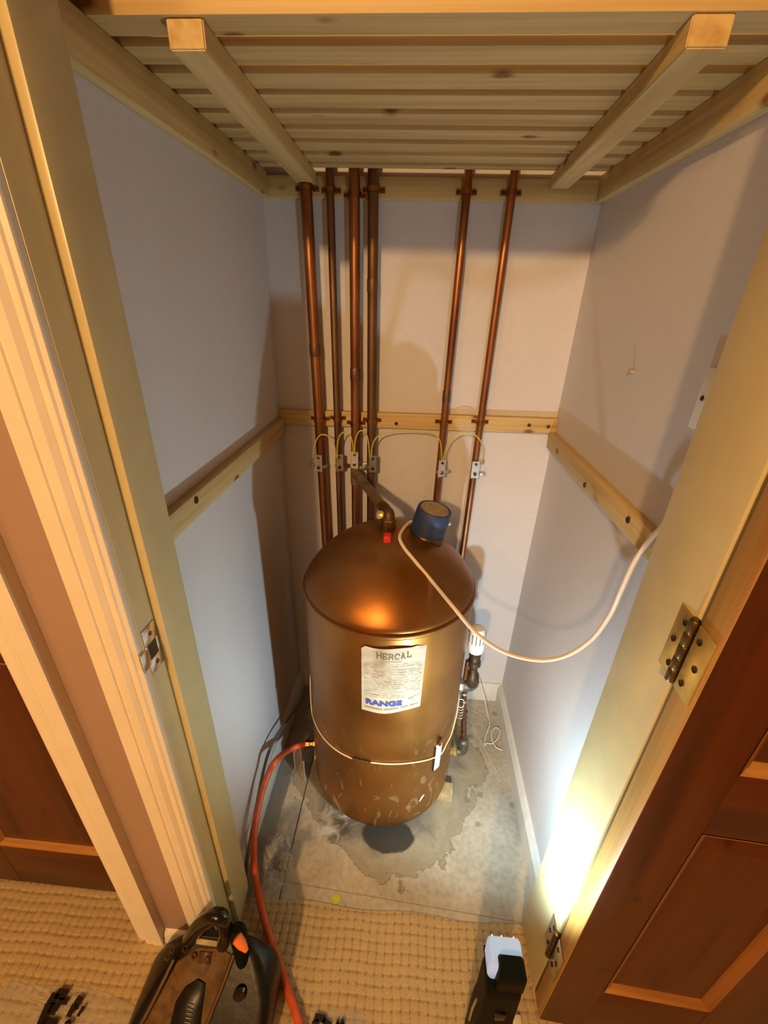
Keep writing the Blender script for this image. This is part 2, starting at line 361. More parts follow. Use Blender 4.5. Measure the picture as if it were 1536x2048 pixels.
# ------------------------------------------------------------------ mesh helpers
def bm_(): return bmesh.new()
def box(bm, lo, hi, bevel=0.0, seg=2, mtx=None):
    lo = Vector(lo); hi = Vector(hi)
    r = bmesh.ops.create_cube(bm, size=1.0); vs = r['verts']
    for v in vs: v.co = Vector([lo[i] + (v.co[i] + .5) * (hi[i] - lo[i]) for i in range(3)])
    if bevel:
        es = list({e for v in vs for e in v.link_edges})
        q = bmesh.ops.bevel(bm, geom=es, offset=bevel, segments=seg, profile=0.5, affect='EDGES', clamp_overlap=True)
        vs = list({v for f in q['faces'] for v in f.verts} | {v for v in vs if v.is_valid})
    if mtx is not None:
        bmesh.ops.transform(bm, matrix=mtx, verts=[v for v in vs if v.is_valid])
    return vs
def frame_pts(pts):
    pts = [Vector(p) for p in pts]; n = len(pts); T = []
    for i in range(n):
        t = pts[min(i + 1, n - 1)] - pts[max(i - 1, 0)]; T.append(t.normalized())
    up = Vector((0, 0, 1)) if abs(T[0].z) < .9 else Vector((0, 1, 0))
    nrm = (up - T[0] * up.dot(T[0])).normalized(); Ns = [nrm]
    for i in range(1, n):
        nrm = (nrm - T[i] * nrm.dot(T[i])); nrm = nrm.normalized() if nrm.length > 1e-6 else Ns[-1]; Ns.append(nrm)
    return pts, T, Ns
def tube(bm, pts, r, seg=12, caps=True):
    pts, T, Ns = frame_pts(pts); rings = []
    for i, (p, t, n) in enumerate(zip(pts, T, Ns)):
        b = t.cross(n); rr = r[i] if isinstance(r, (list, tuple)) else r
        rings.append([bm.verts.new(p + (n * math.cos(2 * PI * k / seg) + b * math.sin(2 * PI * k / seg)) * rr) for k in range(seg)])
    for a, c in zip(rings, rings[1:]):
        for k in range(seg): bm.faces.new((a[k], a[(k + 1) % seg], c[(k + 1) % seg], c[k]))
    if caps:
        bm.faces.new(list(reversed(rings[0]))); bm.faces.new(rings[-1])
def spline(pts, per=8):
    P = [Vector(p) for p in pts]; P = [P[0] * 2 - P[1]] + P + [P[-1] * 2 - P[-2]]; out = []
    for i in range(1, len(P) - 2):
        a, b, c, d = P[i - 1], P[i], P[i + 1], P[i + 2]
        for k in range(per):
            t = k / per
            out.append(0.5 * ((2 * b) + (c - a) * t + (2 * a - 5 * b + 4 * c - d) * t * t + (3 * b - a - 3 * c + d) * t ** 3))
    out.append(P[-2]); return out
def lathe(bm, prof, seg=32, mtx=None, cap=True):
    """prof: (radius, z) along the local z axis"""
    rings = []
    for r, z in prof:
        if r < 1e-6: rings.append([bm.verts.new((0, 0, z))])
        else: rings.append([bm.verts.new((r * math.cos(2 * PI * k / seg), r * math.sin(2 * PI * k / seg), z)) for k in range(seg)])
    for a, c in zip(rings, rings[1:]):
        for k in range(seg):
            k2 = (k + 1) % seg
            if len(a) == 1 and len(c) == 1: continue
            if len(a) == 1: bm.faces.new((a[0], c[k2], c[k]))
            elif len(c) == 1: bm.faces.new((a[k], a[k2], c[0]))
            else: bm.faces.new((a[k], a[k2], c[k2], c[k]))
    if cap:
        if len(rings[0]) > 1: bm.faces.new(list(reversed(rings[0])))
        if len(rings[-1]) > 1: bm.faces.new(rings[-1])
    if mtx is not None:
        bmesh.ops.transform(bm, matrix=mtx, verts=[v for ring in rings for v in ring])
def prism(bm, poly, axis, a, b):
    """extrude a 2-D polygon along axis from a to b"""
    def mk(p, t):
        q = list(p); q.insert(axis, t); return bm.verts.new(q)
    A = [mk(p, a) for p in poly]; B = [mk(p, b) for p in poly]; n = len(poly)
    for i in range(n): bm.faces.new((A[i], A[(i + 1) % n], B[(i + 1) % n], B[i]))
    bm.faces.new(list(reversed(A))); bm.faces.new(B)
def basis(origin, z, xhint=(1, 0, 0)):
    z = Vector(z).normalized(); x = Vector(xhint); x = (x - z * x.dot(z))
    if x.length < 1e-4: x = Vector((0, 1, 0)); x = x - z * x.dot(z)
    x.normalize(); y = z.cross(x)
    return Matrix.Translation(origin) @ Matrix((x, y, z)).transposed().to_4x4()
def wpos_of(o): return o['_w']
WORLD = {}
def link(name, bm, m, parent=None, smooth=True, origin=None, angle=0.6):
    bmesh.ops.recalc_face_normals(bm, faces=bm.faces)
    me = bpy.data.meshes.new(name)
    if origin is None:
        if bm.verts:
            xs = [v.co for v in bm.verts]
            origin = Vector(((min(v.x for v in xs) + max(v.x for v in xs)) / 2, (min(v.y for v in xs) + max(v.y for v in xs)) / 2, min(v.z for v in xs)))
        else: origin = Vector((0, 0, 0))
    origin = Vector(origin)
    for v in bm.verts: v.co -= origin
    if smooth:
        for f in bm.faces: f.smooth = True
        for e in bm.edges:
            if len(e.link_faces) == 2 and e.calc_face_angle(0) > angle: e.smooth = False
    bm.to_mesh(me); bm.free(); me.materials.append(m)
    o = bpy.data.objects.new(name, me); COL.objects.link(o)
    WORLD[o.name] = origin
    if parent is not None:
        o.parent = parent; o.location = origin - WORLD[parent.name]
    else: o.location = origin
    return o
def tag(o, label, cat, group=None, kind=None):
    o['label'] = label; o['category'] = cat
    if group: o['group'] = group
    if kind: o['kind'] = kind
    return o
def thing(name, label, cat, loc, group=None, kind=None):
    o = bpy.data.objects.new(name, None); o.empty_display_size = 0.05; COL.objects.link(o); o.location = loc
    WORLD[o.name] = Vector(loc)
    return tag(o, label, cat, group, kind)
def struct(name, bm, m, label=None, cat=None, parent=None, smooth=True):
    o = link(name, bm, m, parent, smooth)
    if parent is None:
        o['kind'] = 'structure'
        if label: o['label'] = label; o['category'] = cat
    return o
def boxobj(name, lo, hi, m, parent=None, bevel=0.0, **kw):
    b = bm_(); box(b, lo, hi, bevel); return link(name, b, m, parent, **kw)
def structbox(name, lo, hi, m, label=None, cat=None, bevel=0.0):
    b = bm_(); box(b, lo, hi, bevel); return struct(name, b, m, label, cat)

# ------------------------------------------------------------------ the setting
XL, XR, YB = -0.41, 0.41, 0.707
CEIL = 2.62
structbox('floor', (-2.5, -0.03, -0.06), (2.5, 0.80, 0.0), M['bare_floor'], 'bare grey cement floor of the cupboard with brown tide marks', 'floor')
structbox('wall_back', (XL - .1, YB, 0), (XR + .1, YB + .1, CEIL), M['plaster'], 'pale lilac plaster back wall of the cupboard behind the copper pipes', 'wall')
structbox('wall_left', (XL - .1, 0.0, 0), (XL, YB, CEIL), M['plaster'], 'pale lilac plaster side wall left of the cylinder', 'wall')
structbox('wall_right', (XR, 0.0, 0), (XR + .1, YB, CEIL), M['plaster'], 'pale lilac plaster side wall right of the cylinder', 'wall')
structbox('ceiling', (-2.5, -3.5, CEIL), (2.5, 0.82, CEIL + .08), M['ceiling'], 'plaster ceiling above the slatted shelf', 'ceiling')
YF = -0.11
b = bm_()
box(b, (-0.612, YF, 0), (XL, 0, CEIL)); box(b, (0.376, YF, 0), (2.5, 0, CEIL))
box(b, (-2.5, YF, 0), (-1.42, 0, CEIL)); box(b, (-1.42, YF, 2.02), (-0.612, 0, CEIL)); box(b, (XL, YF, 2.02), (0.376, 0, CEIL))
struct('wall_front', b, M['hall_wall'], 'mauve brown landing wall strip between the two door casings', 'wall')
structbox('wall_rear', (-2.5, -3.6, 0), (2.5, -3.5, CEIL), M['hall_pale'])
structbox('wall_landing_left', (-2.6, -3.5, 0), (-2.5, 0.0, CEIL), M['hall_pale'])
structbox('wall_landing_right', (2.5, -3.5, 0), (2.6, 0.0, CEIL), M['hall_pale'])
structbox('floor_landing', (-2.5, -3.5, -0.06), (2.5, -0.03, -0.012), flat('underlay', (0.20, 0.13, 0.065), 0.9), 'landing sub floor under the carpet', 'floor')

# skirting boards in the cupboard: chamfered top
def skirt(name, poly, axis, a, c, label):
    b = bm_(); prism(b, poly, axis, a, c); return struct(name, b, M['skirting'], label, 'skirting board')
h = 0.085
skirt('baseboard_back', [(YB, 0), (YB - .016, 0), (YB - .016, h - .012), (YB - .008, h), (YB, h)], 0, XL, XR, 'white painted skirting board along the cupboard back wall')
skirt('baseboard_left', [(XL, 0), (XL + .016, 0), (XL + .016, h - .012), (XL + .008, h), (XL, h)], 1, 0.0, YB - .016, 'white painted skirting board along the left cupboard wall')
skirt('baseboard_right', [(XR, 0), (XR - .018, 0), (XR - .018, h - .012), (XR - .009, h), (XR, h)], 1, 0.0, YB - .016, 'white painted skirting board along the right cupboard wall')
b = bm_(); prism(b, [(YF, 0), (YF - .014, 0), (YF - .014, .018), (YF - .011, .024), (YF - .012, .032), (YF - .007, .042), (YF, .045)], 0, -0.538, -0.452)
struct('baseboard_front', b, M['casing'], 'short cream skirting block on the wall strip between two casings', 'skirting board')

# door frames
b = bm_(); box(b, (XL, YF, 0), (-0.387, 0, 2.0), 0.0015)
lin_l = struct('trim_1', b, M['gloss'], 'cream gloss door lining on the left of the cupboard opening', 'door frame')
b = bm_(); box(b, (-0.387, -0.072, 0), (-0.3725, 0.0, 2.0), 0.002); link('door_stop', b, M['gloss'], lin_l)
b = bm_(); box(b, (0.353, YF - .018, 0), (0.376, 0, 2.0), 0.002)
lin_r = struct('trim_2', b, M['gloss'], 'cream gloss door lining on the right, lit white at the bottom by the torch', 'door frame')
b = bm_(); box(b, (XL, YF, 2.0), (0.376, 0, 2.02))
struct('trim_5', b, M['gloss'])
def casing_prof(x0, x1):
    w = x1 - x0
    q = [(0, 0), (0, .017), (.003, .020), (.36, .020), (.385, .0178), (.42, .0178), (.445, .0190), (.62, .0185), (.68, .015), (.72, .0125), (.77, .0125), (.80, .0138), (.87, .0138), (.90, .0112), (.985, .0095), (1.0, .007), (1.0, 0)]
    return [(x0 + u * w, YF - d) for u, d in q]
b = bm_(); prism(b, casing_prof(-0.455, -0.3885), 2, 0, 2.06)
struct('trim_3', b, M['casing'], 'moulded cream casing board down the left of the cupboard opening', 'door casing')
b = bm_(); prism(b, [(x, y) for x, y in casing_prof(-0.540, -0.612)][::-1], 2, 0, 2.06)
struct('trim_4', b, M['casing'], 'cream casing board of the neighbouring door at far left', 'door casing')
b = bm_(); box(b, (0.380, YF - .016, 0), (0.440, YF, 2.06), 0.003)
struct('trim_6', b, M['casing'])

# carpet: woven squares as real relief
def carpet():
    x0, x1, y0, y1 = -1.60, 1.10, -1.15, -0.012; pitch = 0.0205; k = 7
    step = pitch / k
    xs = np.arange(x0, x1 + 1e-6, step); ys = np.arange(y0, y1 + 1e-6, step)
    Xg, Yg = np.meshgrid(xs, ys)
    a = 0.02; U = Xg * math.cos(a) + Yg * math.sin(a); V = -Xg * math.sin(a) + Yg * math.cos(a)
    U = U + .0016 * np.sin(V * 37) + .001 * np.sin(V * 90 + 1); V = V + .0014 * np.sin(U * 41 + 2)
    fu = np.abs(((U / pitch) % 1) - .5) * 2; fv = np.abs(((V / (pitch * .93)) % 1) - .5) * 2
    hgt = (1 - fu ** 5) ** .5 * (1 - fv ** 5) ** .5
    rng = np.random.default_rng(3)
    Z = 0.0035 * hgt + rng.normal(0, .00012, hgt.shape)
    edge = np.clip((y1 - Yg) / .02, 0, 1); Z = Z * (0.35 + .65 * edge) + .0012
    co = np.stack([Xg + rng.normal(0, .0002, Xg.shape), Yg + rng.normal(0, .0002, Xg.shape) + .004 * np.sin(Xg * 23) * (1 - edge), Z], -1).reshape(-1, 3)
    ny, nx = Xg.shape
    i = np.arange(ny * nx).reshape(ny, nx)
    f = np.stack([i[:-1, :-1], i[:-1, 1:], i[1:, 1:], i[1:, :-1]], -1).reshape(-1, 4)
    me = bpy.data.meshes.new('carpet')
    me.vertices.add(len(co)); me.vertices.foreach_set('co', co.ravel().astype(np.float32))
    me.loops.add(f.size); me.loops.foreach_set('vertex_index', f.ravel().astype(np.int32))
    me.polygons.add(len(f)); me.polygons.foreach_set('loop_start', np.arange(0, f.size, 4, dtype=np.int32)); me.polygons.foreach_set('loop_total', np.full(len(f), 4, dtype=np.int32))
    me.polygons.foreach_set('use_smooth', np.ones(len(f), dtype=bool))
    me.update(); me.validate()
    w = np.clip(np.maximum(np.clip((fu * fv - .55) * 4.0, 0, 1), np.maximum(np.clip(fv - .80, 0, 1) * 2.4, np.clip(fu - .82, 0, 1) * 1.9)), 0, 1)  # darker thread dots, with groove shade painted in as well
    at_ = me.attributes.new('weave_shade', 'FLOAT', 'POINT'); at_.data.foreach_set('value', (w * .75).ravel().astype(np.float32))
    me.materials.append(M['carpet'])
    o = bpy.data.objects.new('carpet', me); COL.objects.link(o)
    tag(o, 'beige woven carpet of small raised squares in front of the cupboard', 'carpet', kind='structure')
carpet()

# ------------------------------------------------------------------ panelled doors
def panel_door(t, width, height, thick, face_y, x0, z0, panels, both=False, bead=True):
    """door lying in the xz plane, near face at face_y, body behind it (towards +y); local coordinates, then moved by the parent"""
    pass
def door_parts(root, X0, X1, yF, yB, Z0, Z1, px, pz, edge_mat=None):
    """stiles, rails and sunk panels between X0..X1 (front face yF, back face yB); px / pz list the panel spans"""
    st = bm_()
    xs = [X0] + [v for p in px for v in p] + [X1]
    for i in range(0, len(xs), 2): box(st, (xs[i], yF, Z0), (xs[i + 1], yB, Z1), 0.0015)
    link('stile', st, M['door_dark'], root)
    rl = bm_(); zs = [Z0] + [v for p in pz for v in p] + [Z1]
    for a, c in px:
        for i in range(0, len(zs), 2): box(rl, (a, yF + .0004, zs[i]), (c, yB - .0004, zs[i + 1]), 0.0012)
    link('rail', rl, M['door_rail'], root)
    for a, c in px:
        for d, e in pz:
            pb = bm_(); g = .012; s = .045; ym = yF + .012; yr = yF + .005
            q = [[(a, ym, d), (c, ym, d), (c, ym, e), (a, ym, e)], [(a + g, ym, d + g), (c - g, ym, d + g), (c - g, ym, e - g), (a + g, ym, e - g)],
                 [(a + s, yr, d + s), (c - s, yr, d + s), (c - s, yr, e - s), (a + s, yr, e - s)]]
            V = [[pb.verts.new(p) for p in r] for r in q]
            for r1, r2 in zip(V, V[1:]):
                for k in range(4): pb.faces.new((r1[k], r1[(k + 1) % 4], r2[(k + 1) % 4], r2[k]))
            pb.faces.new(V[2])
            bk = [pb.verts.new((x, yB - .012, z)) for x, _, z in q[0]]; pb.faces.new(list(reversed(bk)))
            for k in range(4): pb.faces.new((bk[k], bk[(k + 1) % 4], V[0][(k + 1) % 4], V[0][k]))
            link('panel', pb, M['door_dark'], root, smooth=False)
            # beading round the panel: a stepped quarter round, mitred
            prof = [(0, -.0003), (.003, .0004), (.006, .0030), (.009, .0052), (.011, .0056), (.016, .0105), (.018, .0122)]
            for (z_, sgn, nm) in ((d, 1, 'bead_bottom'), (e, -1, 'bead_top')):
                bb = bm_(); rows = [[bb.verts.new((a + u, yF + w, z_ + sgn * u)), bb.verts.new((c - u, yF + w, z_ + sgn * u))] for u, w in prof] if True else None
                for r1, r2 in zip(rows, rows[1:]): bb.faces.new((r1[0], r1[1], r2[1], r2[0]))
                link('beading', bb, M['door_bead_x'], root)
            for (x_, sgn) in ((a, 1), (c, -1)):
                bb = bm_(); rows = [[bb.verts.new((x_ + sgn * u, yF + w, d + u)), bb.verts.new((x_ + sgn * u, yF + w, e - u))] for u, w in prof]
                for r1, r2 in zip(rows, rows[1:]): bb.faces.new((r1[0], r1[1], r2[1], r2[0]))
                link('beading', bb, M['door_bead_shaded'], root)

# the open cupboard door, folded right back on its hinges
door = thing('door_1', 'open dark stained panelled door at right with pale pine edge', 'door', (0.3545, -0.1335, 0.012), kind='structure')
W0 = door.location.copy()
door_parts(door, W0.x + .002, W0.x + .72, W0.y - .043, W0.y - .002, 0.012, 1.97, [(W0.x + .092, W0.x + .292), (W0.x + .402, W0.x + .625)], [(0.205, 0.765), (0.90, 1.80)])
b = bm_(); box(b, (W0.x, W0.y - .0425, 0.0125), (W0.x + .0022, W0.y - .0025, 1.9695), 0.0008)
link('edge_strip', b, M['door_edge'], door)
door.rotation_euler = (0, 0, math.radians(-3.0))

def hinge(root, z0, z1, yp, m, name='hinge'):
    """butt hinge opened flat: leaf on the lining, leaf on the door edge, knuckle between"""
    xk, yk = 0.3500, W0.y + .004
    hb = bm_(); box(hb, (0.3505, yk + .002, z0), (0.3527, yk + .034, z1), 0.0006)
    hg = link(name, hb, m, root)
    b = bm_(); box(b, (W0.x - .0030, W0.y - .037, z0 - .002), (W0.x - .0006, W0.y - .004, z1 - .002), 0.0006); link('door_leaf', b, m, hg)
    b = bm_(); n = 5; hh = (z1 - z0) / n
    for k in range(n):
        lathe(b, [(0.0058, z0 + hh * k + .0006), (0.0062, z0 + hh * k + .0014), (0.0062, z0 + hh * (k + 1) - .0014), (0.0058, z0 + hh * (k + 1) - .0006)], 16, Matrix.Translation((xk, yk, 0)))
    lathe(b, [(0.0035, z0 - .001), (0.0055, z0), (0.0055, z1), (0.0035, z1 + .002)], 16, Matrix.Translation((xk, yk, 0)))
    link('knuckle', b, M['brass_dark'], hg)
    for k in range(3):
        zz = z0 + (z1 - z0) * (k + .5) / 3
        b = bm_(); lathe(b, [(0.0, 0), (0.0042, 0), (0.0046, .0012), (0.003, .0004), (0.0, .0004)], 12, basis((0.3505, yk + (.014 if k != 1 else .023), zz), (-1, 0, 0))); link('screw', b, M['hole'], hg)
        b = bm_(); lathe(b, [(0.0, 0), (0.0042, 0), (0.0046, .0012), (0.003, .0004), (0.0, .0004)], 12, basis((W0.x - .003, W0.y - (.015 if k != 1 else .025), zz - .002), (-1, 0, 0))); link('screw', b, M['hole'], hg)
    return hg
hinge(door, 1.005, 1.105, 0, M['brass'])
hinge(door, 0.19, 0.29, 0, M['steel'])

# neighbouring door, closed, set back in its opening
d2 = thing('door_2', 'closed dark stained panelled door at the lower left edge', 'door', (-1.40, -0.04, 0.008), kind='structure')
door_parts(d2, -1.40, -0.625, -0.040, -0.005, 0.008, 2.0, [(-1.30, -1.09), (-0.985, -0.70)], [(0.185, 0.83), (0.98, 1.85)])

# strike plate on the left lining
sb = bm_(); x = -0.387
ko = at(310, 1288, 0, -0.387)
box(sb, (x, -0.106, ko.z - .042), (x + .0016, -0.0735, ko.z - .016), .0004); box(sb, (x, -0.106, ko.z + .012), (x + .0016, -0.0735, ko.z + .042), .0004)
box(sb, (x, -0.106, ko.z - .017), (x + .0016, -0.101, ko.z + .013), .0004); box(sb, (x, -0.080, ko.z - .017), (x + .0016, -0.0735, ko.z + .013), .0004)
box(sb, (x + .0002, -0.122, ko.z - .022), (x + .0022, -0.104, ko.z + .010), .0006)
sk = link('strike_plate', sb, M['steel'], lin_l)
b = bm_(); box(b, (x + .0001, -0.1012, ko.z - .0165), (x + .0008, -0.0798, ko.z + .0125)); link('latch_hole', b, M['hole'], sk)
for dz in (-.029, .027):
    b = bm_(); lathe(b, [(0, 0), (.0042, 0), (.0036, .001), (0, .0012)], 12, basis((x + .0016, -0.089, ko.z + dz), (1, 0, 0))); link('screw', b, M['brass_dark'], sk)

# ------------------------------------------------------------------ shelf and battens
ZS, ZBOT, ZJ = 1.7145, 1.663, 1.6876
tu = 0.020
def batten(name, lo, hi, m, label, cat, screws=(), tilt=None):
    b = bm_(); vs = box(b, lo, hi, 0.002)
    if tilt:
        for v in b.verts: v.co.z += tilt[0] + (tilt[1] - tilt[0]) * (v.co.x - lo[0]) / (hi[0] - lo[0])
    o = link(name, b, m); tag(o, label, cat)
    for p, n in screws:
        s = bm_(); lathe(s, [(0, .0008), (.0034, .0008), (.0050, .0016), (.0055, 0), (0, -.001)], 14, basis(p, n))
        link('screw', s, M['dark_metal'], o)
    return o
batten('shelf_bearer', (XL, YB - tu, ZBOT), (XR, YB, 1.7070), M['pine_x'], 'pine bearer under the shelf along the back wall, pipe clips on it', 'shelf bearer',
       [])
batten('shelf_bearer', (XL, 0.0, ZBOT), (XL + tu, YB - tu, ZS), M['pine_y'], 'pine bearer under the left end of the slatted shelf', 'shelf bearer',
       [])
batten('shelf_bearer', (XR - tu, 0.0, ZBOT), (XR, YB - tu, ZS), M['pine_y'], 'pine bearer under the right end of the slatted shelf', 'shelf bearer',
       [])
sh = thing('slatted_shelf', 'slatted pine airing shelf on two joists above the hot water cylinder', 'shelf', (0, 0.38, ZJ))
SL = [(.072, .114), (.137, .181), (.205, .252), (.272, .321), (.342, .390), (.413, .460), (.486, .534), (.560, .608), (.634, .656)]
for i, (a, c) in enumerate(SL):
    boxobj('slat', (XL + .002, a, ZS), (XR - .002, c, ZS + .015), M['pine_x'], sh, 0.0010)
def joist(xa, xb, xc, xd, y0, y1):
    b = bm_()
    v = [b.verts.new(p) for p in ((xa, y0, ZJ), (xb, y0, ZJ), (xd, y1, ZJ), (xc, y1, ZJ), (xa, y0, ZS), (xb, y0, ZS), (xd, y1, ZS), (xc, y1, ZS))]
    for f in ((0, 3, 2, 1), (4, 5, 6, 7), (0, 1, 5, 4), (1, 2, 6, 5), (2, 3, 7, 6), (3, 0, 4, 7)): b.faces.new([v[i] for i in f])
    bmesh.ops.bevel(b, geom=list(b.edges), offset=.0015, segments=2, affect='EDGES')
    link('joist', b, M['pine_y'], sh)
joist(-0.303, -0.261, -0.314, -0.270, 0.076, 0.685)
joist(0.257, 0.299, 0.279, 0.322, 0.074, 0.685)

tb = 0.020
batten('wall_batten', (XL, YB - tb, 1.102), (XR, YB, 1.147), M['pine_x'], 'pine batten halfway up the back wall with clips on the pipes', 'wall batten',
       [((-0.055, YB - tb, 1.118), (0, -1, 0)), ((0.33, YB - tb, 1.132), (0, -1, 0)), ((0.385, YB - tb, 1.13), (0, -1, 0))], tilt=(-0.003, 0.007))
def sloped(name, x0, x1, z0, z1, m, label, scr):
    b = bm_(); box(b, (x0, 0.0, 0), (x1, YB - tb, 0.045), .002)
    for v in b.verts: v.co.z += z0 + (z1 - z0) * v.co.y / (YB - tb)
    o = link(name, b, m); tag(o, label, 'wall batten')
    for p, n in scr:
        s = bm_(); lathe(s, [(0, .0006), (.0040, .0006), (.0065, .0016), (.0070, 0), (0, -.001)], 14, basis(p, n)); link('screw', s, M['dark_metal'], o)
P1 = at(392, 1000, 0, XL + tb)
sloped('wall_batten', XL, XL + tb, 1.073, 1.076, M['pine_y'], 'pine batten halfway up the left wall beside the door lining', [(tuple(P1), (1, 0, 0))])
P1 = at(1257, 1040, 0, XR - tb); P2 = at(1170, 970, 0, XR - tb)
sloped('wall_batten', XR - tb, XR, 1.072, 1.070, M['pine_y'], 'pine batten halfway up the right wall crossed by the white cable', [(tuple(P1), (-1, 0, 0)), (tuple(P2), (-1, 0, 0))])

# ------------------------------------------------------------------ copper pipes on the back wall
YP = 0.672
pipes = [(-0.2925, -0.279, 0.0145, 'copper', 'thickest copper pipe, first from the left on the back wall'),
         (-0.2345, -0.2270, 0.0096, 'copper_dull', 'thin dark copper pipe, second from the left on the back wall'),
         (-0.1765, -0.1740, 0.0135, 'copper', 'bright copper pipe third from left, feeding the branch to the cylinder top'),
         (-0.1315, -0.1255, 0.0132, 'copper_dull', 'dark copper pipe fourth from the left, right of the branched one'),
         (0.0880, 0.0815, 0.0102, 'copper', 'slim copper pipe rising behind the blue immersion heater cap'),
         (0.1920, 0.1860, 0.0102, 'copper', 'slim copper pipe furthest right on the back wall')]
ordn = ['thickest leftmost copper pipe', 'thin second copper pipe', 'branched third copper pipe', 'dark fourth copper pipe', 'slim pipe behind the blue cap', 'slim rightmost copper pipe']
def pipe_x(i, z):
    a, c = pipes[i][0], pipes[i][1]; return a + (c - a) * (1.66 - z) / 0.72
def pipe_pt(i, z): return Vector((pipe_x(i, z), YP, z))
for i, (xt, xb, r, m, lab) in enumerate(pipes):
    t = thing('copper_pipe', lab, 'pipe', (pipe_x(i, .9), YP, 0.0), 'copper pipes on the back wall')
    top = 1.71 if i else 1.686
    yy = YP if i else YP + .0
    b = bm_(); pts = [pipe_pt(i, z) for z in np.linspace(0.0, top if i == 0 else 1.80, 14)]
    if i: # the shelf slat is notched behind: pipes pass up through the gap at the wall
        pts = [Vector((p.x, p.y if p.z < 1.60 else p.y + (p.z - 1.60) / .08 * .0 , p.z)) for p in pts]
    pts = [p for p in pts]
    tube(b, pts, r, 20); link('tube', b, M[m], t)
    if i in (0, 2, 3, 4):   # soldered coupling sleeves
        zz = {0: 1.30, 2: 1.24, 3: 1.46, 4: 1.19}[i]
        b = bm_(); tube(b, [pipe_pt(i, z) for z in (zz, zz + .003, zz + .03, zz + .033)], [r + .0004, r + .0012, r + .0012, r + .0004], 20); link('coupling', b, M['copper_dull'], t)
def saddle(i, z, where):
    r = pipes[i][2]; x = pipe_x(i, z); yw = YB - 0.020
    t = thing('pipe_clip', 'copper saddle clip on the %s, %s' % (ordn[i], where), 'pipe clip', (x, yw, z), 'copper saddle clips on the pipes')
    b = bm_(); hw = .0055; th = .0014; rr = r + .0006
    prof = []
    for k in range(13):
        a = PI * k / 12; prof.append((x + math.cos(a) * rr, YP - math.sin(a) * rr))
    inner = [(x + rr + .014, yw - .0002), (x + rr, yw - .0002)] + prof + [(x - rr, yw - .0002), (x - rr - .014, yw - .0002)]
    rr2 = rr + th
    prof2 = [(x + math.cos(PI * k / 12) * rr2, YP - math.sin(PI * k / 12) * rr2) for k in range(13)]
    outer = [(x + rr + .014, yw - th - .0002), (x + rr2, yw - th - .0002)] + prof2 + [(x - rr2, yw - th - .0002), (x - rr - .014, yw - th - .0002)]
    A = [[b.verts.new((p[0], p[1], zz)) for p in (inner)] for zz in (z - hw, z + hw)]
    B = [[b.verts.new((p[0], p[1], zz)) for p in (outer)] for zz in (z - hw, z + hw)]
    n = len(inner)
    for k in range(n - 1):
        b.faces.new((A[0][k], A[0][k + 1], A[1][k + 1], A[1][k])); b.faces.new((B[0][k], B[1][k], B[1][k + 1], B[0][k + 1]))
        b.faces.new((A[0][k], B[0][k], B[0][k + 1], A[0][k + 1])); b.faces.new((A[1][k], A[1][k + 1], B[1][k + 1], B[1][k]))
    for k in (0, n - 1): b.faces.new((A[0][k], A[1][k], B[1][k], B[0][k]))
    link('band', b, M['clip_copper'], t)
    for s in (-1, 1):
        b = bm_(); lathe(b, [(0, 0), (.0038, 0), (.0042, .0015), (.0024, .0032), (0, .0036)], 12, basis((x + s * (rr + .0078), yw - th - .0002, z), (0, -1, 0))); link('screw', b, M['dark_metal'], t)
for i, z in enumerate((1.680, 1.677, 1.668, 1.679, 1.678, 1.678)): saddle(i, z, 'screwed to the upper bearer')
for i, z in enumerate((1.124, 1.128, 1.116, 1.127, 1.131, 1.136)): saddle(i, z, 'screwed to the middle batten')

# earth bonding clamps and wires
cz = [0.994, 0.997, 1.010, 1.000, 0.996, 0.998]
for i, z in enumerate(cz):
    r = pipes[i][2]; x = pipe_x(i, z)
    t = thing('earth_clamp', 'metal earth bonding clamp with label tag on the %s' % ordn[i], 'earth clamp', (x, YP, z - .03), 'earth bonding clamps on the pipes')
    tw = [(-.25), .35, -.05, .30, .45, .10][i]
    b = bm_(); tube(b, [pipe_pt(i, zz) for zz in (z - .019, z - .018, z - .011, z - .010)], [r + .0004, r + .0018, r + .0018, r + .0004], 20); link('strap', b, M['zinc'], t)
    mt = Matrix.Translation((x, YP, z)) @ Matrix.Rotation(tw, 4, 'Z')
    b = bm_(); box(b, (-.0115, -r - .0052, -.027), (.0115, -r - .0040, .026), .0003, 1, mt)
    box(b, (-.0115, -r - .0085, -.027), (-.0103, -r - .0040, .026), 0, 1, mt); box(b, (.0103, -r - .0075, -.027), (.0115, -r - .0040, .026), 0, 1, mt)
    link('tag_plate', b, M['aluminium'] if i in (0, 2, 4, 5) else M['zinc'], t)
    b = bm_(); lathe(b, [(0, 0), (.0055, 0), (.0055, .004), (.004, .0055), (0, .0055)], 6, mt @ basis((0, -r - .0052, -.014), (0, -1, 0))); link('bolt', b, M['brass_dark'], t)
    b = bm_(); lathe(b, [(0, 0), (.004, 0), (.004, .003), (0, .004)], 12, mt @ basis((0, -r - .0052, .017), (0, -1, 0))); link('terminal', b, M['dark_metal'], t)
    b = bm_(); s = -1 if i in (0, 3) else 1; box(b, (s * (r + .016) - .008, -.008, -.020), (s * (r + .016) + .008, .004, -.011), .001, 2, mt); link('strap_tail', b, M['zinc'] if i != 1 else M['dark_metal'], t)
YW = 0.640
def zp(u, v): return (540 + u / 3.072, 780 + v / 3.072)
